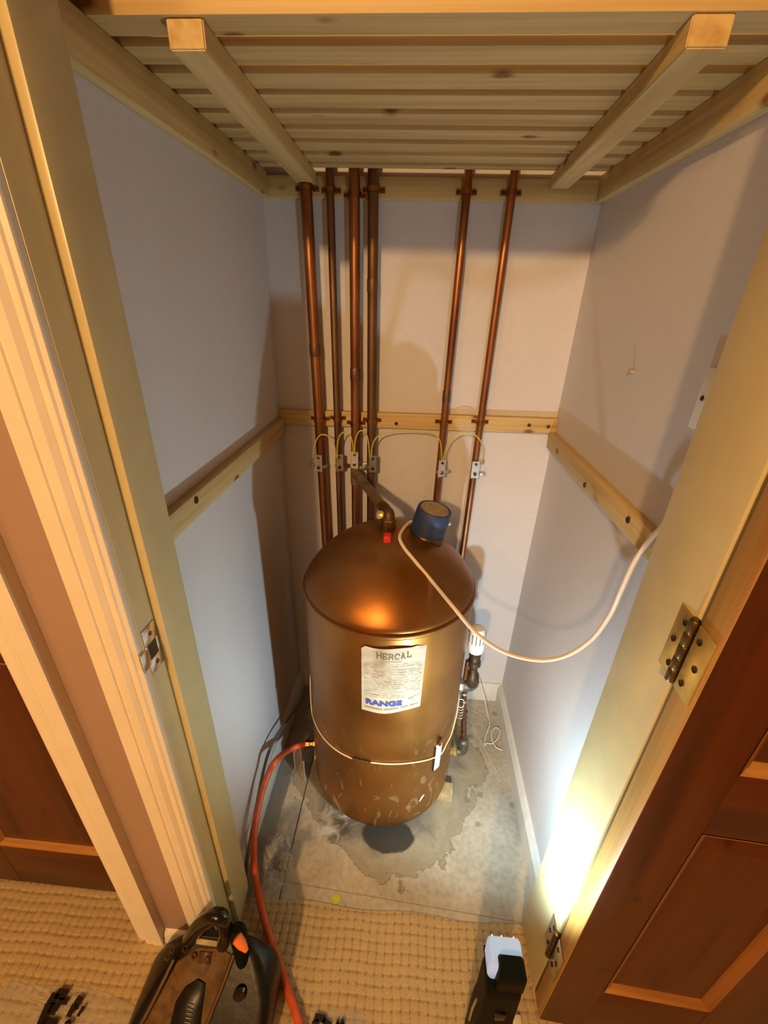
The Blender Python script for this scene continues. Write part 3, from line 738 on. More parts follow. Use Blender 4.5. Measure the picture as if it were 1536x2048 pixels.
wires = [[(265, 415), (272, 345), (300, 285), (335, 275), (375, 300), (398, 350), (404, 415)],
         [(412, 415), (415, 330), (432, 275), (462, 260), (492, 275), (508, 330), (512, 395)],
         [(520, 395), (522, 320), (538, 268), (562, 250), (590, 268), (606, 330), (612, 415)],
         [(622, 415), (628, 345), (655, 290), (710, 262), (790, 252), (880, 252), (960, 260), (1020, 282), (1048, 325), (1056, 430)],
         [(1066, 430), (1078, 365), (1110, 308), (1160, 272), (1200, 263), (1255, 275), (1290, 308), (1308, 355), (1303, 440)]]
for k, w in enumerate(wires):
    pts = spline([at(*zp(*p), 1, YW) for p in w], 8)
    b = bm_(); tube(b, pts, 0.0019, 8)
    o = link('earth_wire', b, M['earth'])
    tag(o, 'green and yellow earth wire %s' % ['looping from the thickest leftmost pipe to the thin second pipe', 'looping from the thin second pipe to the branched third pipe', 'looping from the branched third pipe to the dark fourth pipe',
        'in a long flat arch between the fourth and fifth pipes', 'arching to the slim rightmost pipe'][k], 'wire', 'earth wires linking the clamps')

# ------------------------------------------------------------------ hot water cylinder
cyl = thing('hot_water_cylinder', 'copper gold hot water cylinder standing on the stained floor', 'hot water cylinder', (TX, TY, 0.03))
def dome_z(r):
    # torispherical crown: knuckle into a shallow cap
    u = min(1.0, r / TR)
    return 0.780 + 0.146 * (1 - u ** 2.0) ** 0.80
prof = [(0.0, .040), (0.10, .040), (.175, .038), (.208, .033), (.219, .034), (.2245, .041), (.2248, .05), (TR, .08), (TR, .30), (TR, .55), (TR, .762), (.2285, .765), (.2300, .770), (.2285, .775), (.2235, .777), (.2240, .779)]
for u in list(np.linspace(0.99, 0.90, 8)) + list(np.linspace(.87, 0.06, 20)): prof.append((u * TR, dome_z(u * TR)))
prof.append((0, dome_z(0)))
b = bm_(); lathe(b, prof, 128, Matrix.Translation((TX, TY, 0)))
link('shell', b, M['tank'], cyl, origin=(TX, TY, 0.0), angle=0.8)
b = bm_(); lathe(b, [(.150, 0.0), (.152, .004), (.152, .0405), (0, .0405)], 48, Matrix.Translation((TX, TY, 0)))
link('plinth', b, M['plinth'], cyl)
def cp(ang, z, off=0.0015):
    a = math.radians(ang); R_ = TR + off
    return Vector((TX + R_ * math.sin(a), TY - R_ * math.cos(a), z))
# maker's label, bent round the shell
LA0, LA1, LZ0, LZ1 = -12.2, 26.4, 0.532, 0.741
def lab(u, v, off): return cp(LA0 + (LA1 - LA0) * u, LZ0 + (LZ1 - LZ0) * v, off)
b = bm_(); nu, nv = 40, 40; g = []
for i in range(nu + 1):
    row = []
    for j in range(nv + 1):
        u, v = i / nu, j / nv
        uu, vv = u, v
        top = 1.0 + -.010 * math.sin(u * 9 - .6) - (.05 * max(0, .06 - u) / .06) + .015 * math.exp(-((u - .84) / .05) ** 2)
        bot = -.035 * math.exp(-((u - .38) / .25) ** 2) + .03 * u
        vv = bot + (top - bot) * v
        uu = u * (1 - .03 * (1 - v)) + .012 * (1 - v)
        row.append(b.verts.new(lab(uu, vv, .0014 + .0006 * math.sin(v * 46 + 2.2 * math.sin(u * 5 + v * 3)) * min(1, 3 * v) + (.004 * max(0, v - .96) / .04) * (1 - abs(2 * u - .9)))))
    g.append(row)
for i in range(nu):
    for j in range(nv): b.faces.new((g[i][j], g[i + 1][j], g[i + 1][j + 1], g[i][j + 1]))
label = link('label', b, M['paper'], cyl)
label['label'] = 'creased cream paper label with maker lettering'
def bent(name, quads, m):
    """flat polygons in label space (u, v) wrapped on the label"""
    b = bm_()
    for q in quads:
        try: b.faces.new([b.verts.new(lab(u, v, .0031)) for u, v in q])
        except ValueError: pass
    return link(name, b, m, label)
def stroke(p, q, w, asp):
    """thick line from p to q in label space; asp = label height / width"""
    dx, dy = q[0] - p[0], (q[1] - p[1]) * asp; l = math.hypot(dx, dy) or 1; nx, ny = -dy / l * w / 2, dx / l * w / 2 / asp
    return [(p[0] + nx, p[1] + ny), (q[0] + nx, q[1] + ny), (q[0] - nx, q[1] - ny), (p[0] - nx, p[1] - ny)]
ASP = (LZ1 - LZ0) / (TR * math.radians(LA1 - LA0))
def slab_letter(ch, x0, y0, w, h_):
    S = {'H': [((0, 0), (0, 1)), ((1, 0), (1, 1)), ((0, .5), (1, .5)), ((-.2, 0), (.2, 0)), ((-.2, 1), (.2, 1)), ((.8, 0), (1.2, 0)), ((.8, 1), (1.2, 1))],
         'E': [((.05, 0), (.05, 1)), ((-.15, 0), (1, 0)), ((-.15, 1), (1, 1)), ((.05, .5), (.65, .5)), ((1, 0), (1, .28)), ((1, 1), (1, .74)), ((.65, .38), (.65, .62))],
         'R': [((.05, 0), (.05, 1)), ((-.15, 1), (.7, 1)), ((.7, 1), (.95, .85)), ((.95, .85), (.95, .65)), ((.95, .65), (.7, .5)), ((.7, .5), (.05, .5)), ((.55, .5), (1, 0)), ((-.15, 0), (.25, 0)), ((.9, 0), (1.15, 0))],
         'C': [((1, .78), (.75, 1)), ((.75, 1), (.3, 1)), ((.3, 1), (0, .72)), ((0, .72), (0, .28)), ((0, .28), (.3, 0)), ((.3, 0), (.75, 0)), ((.75, 0), (1, .2)), ((1, .7), (1, 1))],
         'A': [((.1, 0), (.5, 1)), ((.5, 1), (.9, 0)), ((.25, .38), (.75, .38)), ((-.1, 0), (.3, 0)), ((.7, 0), (1.1, 0)), ((.3, 1), (.5, 1))],
         'L': [((.15, 0), (.15, 1)), ((-.1, 1), (.4, 1)), ((-.1, 0), (1, 0)), ((1, 0), (1, .3))]}[ch]
    return [stroke((x0 + a[0] * w, y0 + a[1] * h_), (x0 + c[0] * w, y0 + c[1] * h_), .0125, ASP) for a, c in S]
q = []
for k, ch in enumerate('HERCAL'):
    q += slab_letter(ch, 0.245 + k * 0.090, 0.845 + [.005, -.004, -.008, -.006, .004, .016][k], .062, .074)
bent('heading_lettering', q, M['ink_grey'])
q = []
rl = random.Random(8)
for k, v in enumerate(np.linspace(.80, .245, 19)):   # rows of small print, too small to read
    if k in (0,): q.append(stroke((.30, v), (.62, v), .006, ASP)); continue
    x0 = .05; 
    while x0 < .92:
        l_ = rl.uniform(.04, .16)
        if rl.random() < (.86 if k % 3 else .97): q.append(stroke((x0, v + .006 * math.sin(x0 * 7)), (min(.95, x0 + l_), v + .006 * math.sin((x0 + l_) * 7)), rl.choice([.004, .006, .008]), ASP))
        x0 += l_ + rl.uniform(.008, .03)
bent('small_print', q, M['ink_line'])
q = []
x0 = .07
for l_ in (.29, .24, .13, .15):
    n = int(l_ / .018)
    for k in range(n):
        v = .072 - .035 * math.exp(-((x0 + k * .018 - .38) / .25) ** 2) + .03 * (x0 + k * .018)
        q.append(stroke((x0 + k * .018, v - .008), (x0 + k * .018, v + .010), .010, ASP)); 
    x0 += l_ + .025
bent('red_print', q, M['ink_red'])
def text_mesh(txt, bold=0.0):
    cu = bpy.data.curves.new('txt', 'FONT'); cu.body = txt; cu.size = 1.0; cu.offset = bold; cu.resolution_u = 3
    o = bpy.data.objects.new('txt', cu); COL.objects.link(o)
    dg = bpy.context.evaluated_depsgraph_get(); me = o.evaluated_get(dg).to_mesh()
    vs = [tuple(v.co) for v in me.vertices]; fs = [tuple(p.vertices) for p in me.polygons]
    o.evaluated_get(dg).to_mesh_clear(); bpy.data.objects.remove(o); bpy.data.curves.remove(cu)
    return vs, fs
def bent_text(name, txt, u0, u1, v0, v1, m, bold=0.0, sag=0.0):
    vs, fs = text_mesh(txt, bold)
    xs = [v[0] for v in vs]; ys = [v[1] for v in vs]; b = bm_()
    V = []
    for v in vs:
        uu = (v[0] - min(xs)) / (max(xs) - min(xs)); vv = (v[1] - min(ys)) / (max(ys) - min(ys))
        V.append(b.verts.new(lab(u0 + (u1 - u0) * uu, v0 + (v1 - v0) * vv - sag * math.sin(PI * uu), .0033)))
    for f in fs:
        try: b.faces.new([V[i] for i in f])
        except ValueError: pass
    return link(name, b, m, label, smooth=False)
bent_text('maker_lettering', 'RANGE', .085, .665, .118, .200, M['ink_blue'], 0.045, .012)
q = [stroke((.76, .205), (.85, .222), .012, ASP), stroke((.78, .190), (.83, .200), .010, ASP)]
bent('emblem', q, flat('ink_pale', (0.20, 0.24, 0.38), 0.7))
# lifting flange: swage ring already in the shell; brass boss on top with red sealed tag
b = bm_(); lathe(b, [(.030, -.012), (.030, .004), (.027, .006), (.020, .007), (.020, .02), (.016, .022), (0, .022)], 8, Matrix.Translation((TX - .008, TY, .916)))
boss = link('outlet_boss', b, M['brass_dark'], cyl)
b = bm_(); lathe(b, [(.0175, 0), (.0190, .003), (.0190, .016), (.016, .019), (0, .019)], 6, Matrix.Translation((TX - .008, TY, .934))); link('union_nut', b, M['copper_dull'], boss)
b = bm_(); lathe(b, [(.004, 0), (.0105, .003), (.0105, .010), (.004, .014), (0, .014)], 12, basis(at(763, 1030, 1, TY - .022), (-.5, -.7, .4))); link('air_vent', b, M['brass'], boss)
b = bm_(); vs = box(b, (TX - .016, TY - .060, .898), (TX + .003, TY - .034, .934), .004); link('red_tag', b, M['red_tag'], boss)['label'] = 'red sealing tag'
# immersion heater under a blue cap
ix, iy = 0.047, 0.416
nrm = Vector((0.20, -0.04, 1.0)).normalized()
zc = dome_z(math.hypot(ix - TX, iy - TY)) - .004
IM = basis((ix, iy, zc), nrm)
b = bm_(); lathe(b, [(.050, -.012), (.050, .008), (.047, .012), (0, .012)], 10, IM); imm = link('immersion_heater', b, M['brass_dark'], cyl)
b = bm_(); lathe(b, [(.0450, .010), (.0462, .013), (.0455, .045), (.0440, .073), (.0425, .078), (.0395, .079), (.0375, .0765), (0, .0765)], 40, IM); link('cap', b, M['blue_cap'], imm)['label'] = 'dark blue plastic cap'
b = bm_(); lathe(b, [(.0368, .076), (.0360, .0785), (0, .0790)], 40, IM); link('cap_top', b, M['dusty_top'], imm)['label'] = 'dusty beige disc on top of the cap'
b = bm_(); lathe(b, [(0, 0), (.004, 0), (.004, .004), (0, .005)], 10, basis(IM @ Vector((.044, -.01, .05)), IM.to_3x3() @ Vector((1, -.2, 0)))); link('screw', b, M['white_plastic'], imm)
# scraps of paint and tape
pc = cp(35, .128, .0006)
b = bm_(); b.faces.new([b.verts.new(cp(a, z, .0009)) for a, z in ((32.6, .118), (34.4, .122), (37.4, .140), (36.4, .144), (34.0, .136))]); link('paint_fleck', b, M['pale_tape'], cyl)['label'] = 'pale blue fleck of paint'

# branch pipe from the third riser to the boss
bp = thing('branch_pipe', 'dull brown branch pipe slanting from the third riser down to the cylinder top', 'pipe', (TX - .1, .52, .95))
p0 = pipe_pt(2, .962); p1 = Vector((TX - .008, TY, .966)); p1b = Vector((TX - .008, TY, .950))
b = bm_(); pts = [p0 + (p1 - p0) * s for s in (0.03, .3, .6, .86)] ; tube(b, pts, .0138, 18); link('tube', b, M['pipe_grey'], bp)
b = bm_(); pts = spline([p0 + (p1 - p0) * .84, p0 + (p1 - p0) * .93, p1 + Vector((0, .004, -.004)), p1b + Vector((0, 0, -.004))], 6); tube(b, pts, .0152, 18); link('elbow', b, M['copper_dull'], bp)
b = bm_(); tube(b, [pipe_pt(2, z) for z in (.925, .928, .996, .999)], [.0150, .0160, .0160, .0150], 20); tube(b, [p0 + (p1 - p0) * s for s in (.02, .10, .11)], [.0158, .0158, .0146], 18); link('tee', b, M['pipe_grey'], bp)

# immersion heater cable: over the crown, hanging across to the right wall
def on_dome(px, py, off=.004):
    d = CAM_W + (px - 768) / FPX * CAM_R - (py - 1024) / FPX * CAM_U
    t = 0.5
    while t < 3:
        p = CAM_P + d * t; r = math.hypot(p.x - TX, p.y - TY)
        if r < TR and p.z < dome_z(r) + off: return p
        t += .001
    return None
cpts = [IM @ Vector((-.030, .03, .016)), IM @ Vector((-.052, .012, .014))] + [p for p in (on_dome(800, 1070), on_dome(806, 1092), on_dome(830, 1122), on_dome(862, 1160)) if p]
cpts += [at(905, 1212, 1, .19), at(952, 1266, 1, .16), at(1008, 1304, 1, .14), at(1074, 1320, 1, .12), at(1130, 1312, 1, .105), at(1182, 1280, 1, .09), at(1220, 1230, 1, .08),
         at(1243, 1180, 1, .07), at(1270, 1122, 1, .06), at(1300, 1080, 1, .05), at(1330, 1045, 1, .045), Vector((.398, .05, 1.20)), Vector((.4035, .05, 1.284))]
b = bm_(); tube(b, spline(cpts, 8), .0042, 10)
tag(link('cable', b, M['cream_cable']), 'cream flex hanging from the blue immersion cap to the right wall', 'cable')
# blank plate and plug on the right wall
t = thing('wall_plate', 'white plastic plate on the right wall half hidden by the door lining', 'wall plate', (XR, .05, 1.285))
b = bm_(); box(b, (XR - .009, 0.005, 1.286), (XR, .095, 1.372), .003); link('plate', b, M['white_plastic'], t)
b = bm_(); lathe(b, [(0, 0), (.004, 0), (.0035, .0012), (0, .0014)], 12, basis((XR - .009, .082, 1.330), (-1, 0, 0))); link('screw', b, M['hole'], t)
pw = at(1268, 742, 0, XR)
b = bm_(); lathe(b, [(.002, 0), (.0042, 0), (.0042, .008), (.002, .009), (0, .004)], 10, basis((XR, pw.y, pw.z), (-1, 0, 0)))
tag(link('wall_plug', b, M['packer']), 'small brown plug sticking out of the upper right wall', 'wall plug')

# ------------------------------------------------------------------ strap and thermostat round the cylinder
def ray_cyl(px, py, off):
    d = CAM_W + (px - 768) / FPX * CAM_R - (py - 1024) / FPX * CAM_U
    o = CAM_P - Vector((TX, TY, 0)); R_ = TR + off
    a = d.x ** 2 + d.y ** 2; h_ = o.x * d.x + o.y * d.y; c = o.x ** 2 + o.y ** 2 - R_ * R_; D = h_ * h_ - a * c
    t = (-h_ - math.sqrt(max(D, 0))) / a
    return CAM_P + d * t
st = thing('wire_strap', 'thin cream wire strap sagging round the lower cylinder', 'strap', (TX, TY - TR, .32))
wl = [(623, 1418), (628, 1440), (640, 1466), (658, 1488), (680, 1505), (704, 1517)]
pts = [cp(-92, .445, .002), cp(-80, .41, .002)] + [ray_cyl(*p, .0025) for p in wl]
b = bm_(); tube(b, spline(pts, 8), .0019, 8); link('wire', b, M['strap_wire'], st)
wr = [(742, 1525), (775, 1528), (810, 1527), (845, 1522), (866, 1516)]
pts = [ray_cyl(*p, .0025) for p in wr] + [ray_cyl(882, 1508, .008), ray_cyl(893, 1488, .0035), ray_cyl(905, 1461, .0025), cp(80, .36, .0025), cp(92, .39, .0025)]
b = bm_(); tube(b, spline(pts, 8), .0019, 8); link('wire', b, M['strap_wire'], st)
b = bm_(); a0, a1 = ray_cyl(705, 1517, .004), ray_cyl(741, 1525, .004)
for k in range(9):
    f = (k + .5) / 9; c = a0 + (a1 - a0) * f; c = ray_cyl(705 + 36 * f, 1517 + 8 * f, .004)
    lathe(b, [(.0036, -.0013), (.0044, 0), (.0036, .0013)], 10, basis(c, a1 - a0))
link('spring', b, M['dark_metal'], st)
ts = thing('cylinder_thermostat', 'slim white thermostat strip held to the cylinder by the wire strap', 'thermostat', cp(45.5, .24, .0))
b = bm_(); mt = basis(cp(46, .235, .0005), (0, 0, 1), (math.cos(math.radians(46)), math.sin(math.radians(46)), 0))
box(b, (-.0105, -.0055, 0), (.0105, .000, .105), .0012, 2, mt)
link('strip', b, M['pale_tape'], ts)
b = bm_(); box(b, (-.0125, -.003, -.004), (-.0106, 0, .10), 0, 1, mt); link('backing', b, M['hole'], ts)
b = bm_(); lathe(b, [(0, .104), (.0050, .104), (.0055, .112), (.0035, .116), (.0035, .126), (.005, .128), (.005, .132), (0, .133)], 12, mt @ Matrix.Translation((.0, -.0045, 0))); link('sensor_stud', b, M['clip_copper'], ts)

# ------------------------------------------------------------------ valve and pipework right of the cylinder
yv = 0.42
va = thing('thermostatic_valve', 'white headed thermostatic valve beside the cylinder on a tarnished body', 'valve', (.222, yv, .36))
hm = basis((.2200, yv, .512), (-.03, .02, 1))
b = bm_(); lathe(b, [(.017, 0), (.0225, .004), (.0255, .020), (.0255, .058), (.0235, .076), (.0180, .088), (.010, .092), (0, .093)], 32, hm); hd = link('head', b, M['white_plastic'], va); hd['label'] = 'white slotted plastic head'
for k in range(14):
    a = 2 * PI * k / 14
    b = bm_(); box(b, (.0225, -.0015, .042), (.0262, .0015, .074), .0004, 1, hm @ Matrix.Rotation(a, 4, 'Z')); link('slot', b, M['grey_cable'], hd)
b = bm_(); lathe(b, [(.0178, .0), (.0178, -.016), (.0145, -.018), (.0165, -.022), (.0165, -.034), (.019, -.036), (.0205, -.050), (.017, -.055), (.0125, -.060), (.0125, -.078), (.0185, -.090), (.0205, -.108), (.0205, -.128), (.016, -.140), (0, -.141)], 20, hm); link('body', b, M['dark_metal'], va)
b = bm_(); tube(b, spline([Vector((.222, yv, .405)), Vector((.226, yv - .002, .385)), Vector((.214, yv, .372)), Vector((.196, yv, .372)), Vector((.172, yv, .372))], 6), [.020] * 25, 18); link('elbow', b, M['grey_metal'], va)
b = bm_(); lathe(b, [(.0215, 0), (.0235, .003), (.0235, .014), (.0215, .017)], 8, basis((.181, yv, .372), (1, 0, 0))); link('union_nut', b, M['zinc'], va)
b = bm_(); lathe(b, [(0, 0), (.0065, 0), (.0065, .075), (0, .075)], 12, basis((.200, yv - .008, .405), (.0, 0, 1))); link('side_tube', b, M['copper'], va)
rp = thing('return_pipe', 'stained pipe dropping from the valve to a low brass cylinder fitting', 'pipe', (.226, yv, .03))
b = bm_(); tube(b, spline([Vector((.204, yv, .360)), Vector((.207, yv, .33)), Vector((.214, yv, .25)), Vector((.224, yv, .16)), Vector((.230, yv, .105))], 8), .0088, 14); link('tube', b, M['copper_dull'], rp)
for k, (z, rr) in enumerate(((.335, .0115), (.30, .0098), (.255, .0112), (.225, .0096), (.20, .0100), (.175, .0096), (.15, .010))):
    x_ = .2065 + (.335 - z) / .23 * .0225
    b = bm_(); lathe(b, [(rr - .002, -.004), (rr, -.002), (rr, .002), (rr - .002, .004)], 14, basis((x_, yv, z), (-.1, 0, 1))); link('collar', b, M['zinc'] if k < 2 else M['dark_metal'], rp)
b = bm_(); lathe(b, [(.009, 0), (.0155, .003), (.0165, .014), (.0165, .026), (.012, .032), (.009, .034)], 16, basis((.230, yv, .085), (-.05, 0, 1))); link('compression_nut', b, M['grey_metal'], rp)
b = bm_(); tube(b, spline([Vector((.231, yv, .09)), Vector((.233, yv, .072)), Vector((.228, yv, .058)), Vector((.214, yv, .054))], 6), .0155, 16); link('elbow', b, M['grey_metal'], rp)
b = bm_(); lathe(b, [(.011, 0), (.0165, .0), (.0165, .010), (.0125, .012), (.0125, .016), (.0175, .018), (.0175, .028), (.012, .030)], 8, basis((.180, yv, .054), (1, 0, 0))); link('brass_union', b, M['brass'], rp)
# capillary coil hooked on the cylinder beside the valve
b = bm_(); c0 = Vector((.190, .372, .35))
pts = [c0 + Vector((.010 * math.cos(k * .7) , -.0012 * k * .2 + .004 * math.sin(k * .7), -.0011 * k + .010 * math.sin(k * .7))) for k in range(46)]
pts = pts + [Vector((.196, .365, .27))]
tube(b, spline(pts, 2), .0009, 6)
tag(link('capillary_wire', b, M['steel']), 'bright coil of thin wire between the cylinder and valve', 'wire')
# loops of thin white wire on the floor at right
def floorpts(l, z=.003): return [at(u, v, 2, z) for u, v in l]
b = bm_()
tube(b, spline([at(958, 1372, 2, .16), at(968, 1395, 2, .08)] + floorpts([(976, 1430), (979, 1448)], .012) + floorpts([(972, 1470), (969, 1490), (974, 1486), (984, 1487), (996, 1476), (1000, 1462), (992, 1455), (984, 1462), (984, 1478), (992, 1494), (1005, 1500)], .004), 8), .0016, 6)
tag(link('cable_tie', b, M['white_plastic']), 'curled white wire loop on the floor near the right skirting', 'wire')
b = bm_()
tube(b, spline(floorpts([(975, 1443), (960, 1428), (944, 1420), (938, 1416), (936, 1424), (940, 1440), (950, 1460), (966, 1490), (980, 1518), (994, 1544)]), 8), .0011, 6)
tag(link('wire', b, M['strap_wire']), 'straight thin wire lying on the floor right of the cylinder', 'wire')
# little wedge of timber under the right front of the cylinder
pk = at(896, 1590, 2, .02)
b = bm_(); box(b, (-.024, -.022, 0), (.024, .022, .036), .002, 2, Matrix.Translation((.168, .300, 0)) @ Matrix.Rotation(-.12, 4, 'Z'))
tag(link('timber_packer', b, M['packer']), 'small timber block poking out under the right of the cylinder', 'timber block')
# yellow green sticker spot
q = at(672, 1797, 2, 0)
b = bm_(); rj = random.Random(2)
ring = [(q.x + .010 * (1 + .15 * rj.uniform(-1, 1)) * math.cos(k * PI / 8) * 1.15, q.y + .0105 * (1 + .15 * rj.uniform(-1, 1)) * math.sin(k * PI / 8)) for k in range(16)]
prism(b, ring, 2, .0002, .0012)
tag(link('paper_dot', b, M['lime']), 'lime green paper dot on the floor near the carpet edge', 'sticker')

# ------------------------------------------------------------------ left side: drain hose, cable, plastic
dx_ = Vector((-.275, .405, .205))
ho = thing('drain_hose', 'orange red hose running from the cylinder drain over the carpet', 'hose', (-.33, 0, 0))
hp = [at(612, 1488, 1, .36), at(596, 1492, 1, .34), at(575, 1502, 1, .31), at(553, 1520, 0, -.350), at(537, 1547, 0, -.366), at(523, 1588, 0, -.373), at(512, 1640, 0, -.374), at(507, 1700, 0, -.368), at(512, 1760, 0, -.356),
      at(524, 1820, 2, .030), at(541, 1880, 2, .016), at(560, 1930, 2, .015), at(577, 1985, 2, .016), at(593, 2030, 2, .016), at(610, 2090, 2, .016), at(640, 2180, 2, .015), at(690, 2300, 2, .015)]
b = bm_(); tube(b, spline(hp, 8), .0092, 14); link('tube', b, M['orange_hose'], ho)
dc = at(622, 1482, 1, .365)
b = bm_(); lathe(b, [(.010, 0), (.0145, .002), (.0145, .014), (.011, .016), (.011, .024), (.0155, .026), (.0155, .040), (.010, .042)], 8, basis(hp[0] + Vector((-.002, 0, 0)), Vector((TX, TY, dc.z)) - hp[0])); link('coupling', b, M['brass_dark'], ho)
dv = thing('drain_cock', 'small brass drain cock on the lower left of the cylinder', 'drain cock', (dc.x, dc.y, dc.z - .02))
b = bm_(); e1 = hp[0] + (Vector((TX, TY, dc.z)) - hp[0]).normalized() * .04
tube(b, [e1, cp(-70, e1.z, -.004)], .011, 12); link('body', b, M['brass'], dv)
b = bm_(); lathe(b, [(.008, 0), (.0105, .002), (.0105, .018), (.007, .020), (.007, .030), (0, .031)], 6, basis(e1 + Vector((-.003, 0, .006)), (0, 0, 1))); link('spindle', b, M['brass'], dv)
# dark valve low down behind the cylinder on the left
gv = thing('gate_valve', 'dark lever valve low on the leftmost pipe beside the cylinder', 'valve', (pipe_x(0, .3), YP, .28))
gc = at(612, 1382, 1, YP)
gz = max(.12, gc.z)
b = bm_(); tube(b, [pipe_pt(0, gz + d_) for d_ in (-.04, -.036, -.015, .015, .036, .04)], [.017, .020, .024, .024, .020, .017], 14); link('body', b, M['dark_metal'], gv)
b = bm_(); tube(b, [pipe_pt(0, gz), pipe_pt(0, gz) + Vector((-.02, -.035, .01))], .010, 10); link('spindle', b, M['dark_metal'], gv)
b = bm_(); lathe(b, [(.004, 0), (.020, .002), (.022, .006), (.020, .010), (.004, .012), (0, .012)], 14, basis(pipe_pt(0, gz) + Vector((-.02, -.035, .01)), (-.5, -.8, .2))); link('handwheel', b, M['dark_metal'], gv)
# grey cable along the left skirting
pts = [Vector((-.370, .62, .02)), at(562, 1458, 0, -.382), at(550, 1478, 0, -.383), at(537, 1505, 0, -.384), at(526, 1545, 0, -.385), at(517, 1590, 0, -.386), at(508, 1640, 0, -.387), at(499, 1690, 0, -.388), Vector((-.389, .012, .012))]
pts = [Vector((p.x, p.y, max(p.z, .005))) for p in pts]
b = bm_(); tube(b, spline(pts, 6), .0046, 8)
tag(link('cable', b, M['grey_cable']), 'grey cable lying along the left skirting board', 'cable')

def sheet(name, outline, nz, h_, m, label, cat, seed, base=.002, parent=None, ripple=18.0):
    """a crumpled thin film: grid mapped into a closed outline on the floor, with folds"""
    rg = np.random.default_rng(seed); b = bm_()
    O = [Vector(p) for p in spline(outline + [outline[0]], 6)][:-1]
    c = sum(O, Vector()) / len(O); rows = 9; R_ = []
    ph = rg.uniform(0, 6, 6)
    for k in range(rows):
        s = 1 - k / rows; ring = []
        for p in O:
            q_ = c + (p - c) * s
            z = base + h_ * (.35 + .65 * (1 - s)) * (.5 + .5 * math.sin(q_.x * ripple * 2.3 + ph[0] + 2 * math.sin(q_.y * ripple + ph[1]))) + .25 * h_ * abs(math.sin(q_.y * ripple * 3.1 + ph[2] + q_.x * 9))
            ring.append(b.verts.new((q_.x + .004 * math.sin(z * 300), q_.y, max(.0015, z))))
        R_.append(ring)
    n = len(O); cv = b.verts.new((c.x, c.y, base + h_ * .6))
    for r1, r2 in zip(R_, R_[1:]):
        for k in range(n): b.faces.new((r1[k], r1[(k + 1) % n], r2[(k + 1) % n], r2[k]))
    for k in range(n): b.faces.new((R_[-1][k], R_[-1][(k + 1) % n], cv))
    for v in b.verts: v.co += Vector((rg.uniform(-1, 1), rg.uniform(-1, 1), 0)) * .16 * h_; v.co.z = max(.0015, v.co.z + rg.uniform(-.22, .22) * h_)
    o = link(name, b, m, parent, smooth=False)
    if label: tag(o, label, cat)
    return o
sheet('polythene_bag', floorpts([(545, 1672), (572, 1680), (588, 1720), (586, 1752), (565, 1780), (538, 1790), (528, 1760), (530, 1700)], 0), 9, .045, M['film'], 'crumpled clear polythene bag on the floor inside the left lining', 'plastic bag', 5, ripple=46)
# translucent flat sleeve folded against the cylinder
b = bm_(); rows = []
for k in range(15):
    f = k / 14; lo_ = at(600 + 30 * f, 1530, 2, .085 + .0 * f); 
    rows.append([b.verts.new(Vector((-.334 + .044 * f, .325 + .03 * math.sin(f * 5), zz + .006 * math.sin(f * 9 + zz * 40)))) for zz in (.006, .04, .08, .12 - .02 * abs(f - .5))])
for r1, r2 in zip(rows, rows[1:]):
    for k in range(3): b.faces.new((r1[k], r2[k], r2[k + 1], r1[k + 1]))
bmesh.ops.solidify(b, geom=list(b.faces), thickness=.0012)
tag(link('plastic_sleeve', b, M['film_milky']), 'milky folded plastic sleeve between the hose and the cylinder', 'plastic sleeve')

# clear packaging with black print on the carpet
def ground_strokes(segs, w, z):
    b = bm_()
    for (a, c, ww) in segs:
        p = at(*a, 2, z); q_ = at(*c, 2, z); d = (q_ - p); d.z = 0
        if d.length < 1e-5: continue
        n = Vector((-d.y, d.x, 0)).normalized() * ww / 2
        V = [b.verts.new(v) for v in (p + n, q_ + n, q_ - n, p - n)]; b.faces.new(V)
    return b
pb = thing('packaging_film', 'clear plastic packaging with black print on the carpet at lower left', 'plastic packaging', (-.72, -.26, 0))
sheet('film', floorpts([(15, 1965), (80, 1975), (170, 1978), (240, 2000), (275, 2030), (290, 2120), (180, 2180), (40, 2160), (-20, 2040)], 0), 9, .006, M['film'], None, None, 9, base=.0055, parent=pb, ripple=16)
s = [((113, 1986), (133, 1990), .017), ((113, 1986), (100, 2008), .020), ((116, 2001), (136, 2003), .011), ((100, 2006), (82, 2048), .019), ((100, 2014), (113, 2022), .016), ((82, 2044), (112, 2050), .016), ((82, 2046), (70, 2080), .019)]
link('print', ground_strokes(s, .01, .0135), M['ink_black'], pb, smooth=False)
s = [((152, 1998), (162, 2004), .014), ((150, 2008), (136, 2034), .012), ((168, 2012), (155, 2033), .007), ((150, 2016), (158, 2014), .007), ((134, 2042), (128, 2058), .007), ((141, 2042), (137, 2058), .006), ((134, 2042), (141, 2042), .005)]
link('print', ground_strokes(s, .01, .0135), M['ink_black'], pb, smooth=False)
pb = thing('packaging_film', 'clear plastic scrap with black print at the bottom, right of the orange hose', 'plastic packaging', (-.11, -.22, 0))
sheet('film', floorpts([(618, 2026), (660, 2024), (720, 2030), (735, 2070), (700, 2110), (625, 2100)], 0), 9, .004, M['film'], None, None, 12, base=.0055, parent=pb, ripple=16)
s = [((629, 2034), (651, 2038), .012), ((630, 2040), (632, 2056), .014), ((646, 2040), (662, 2052), .010), ((676, 2038), (674, 2056), .005), ((684, 2038), (688, 2056), .006), ((672, 2048), (688, 2050), .006)]
link('print', ground_strokes(s, .01, .0115), M['ink_black'], pb, smooth=False)

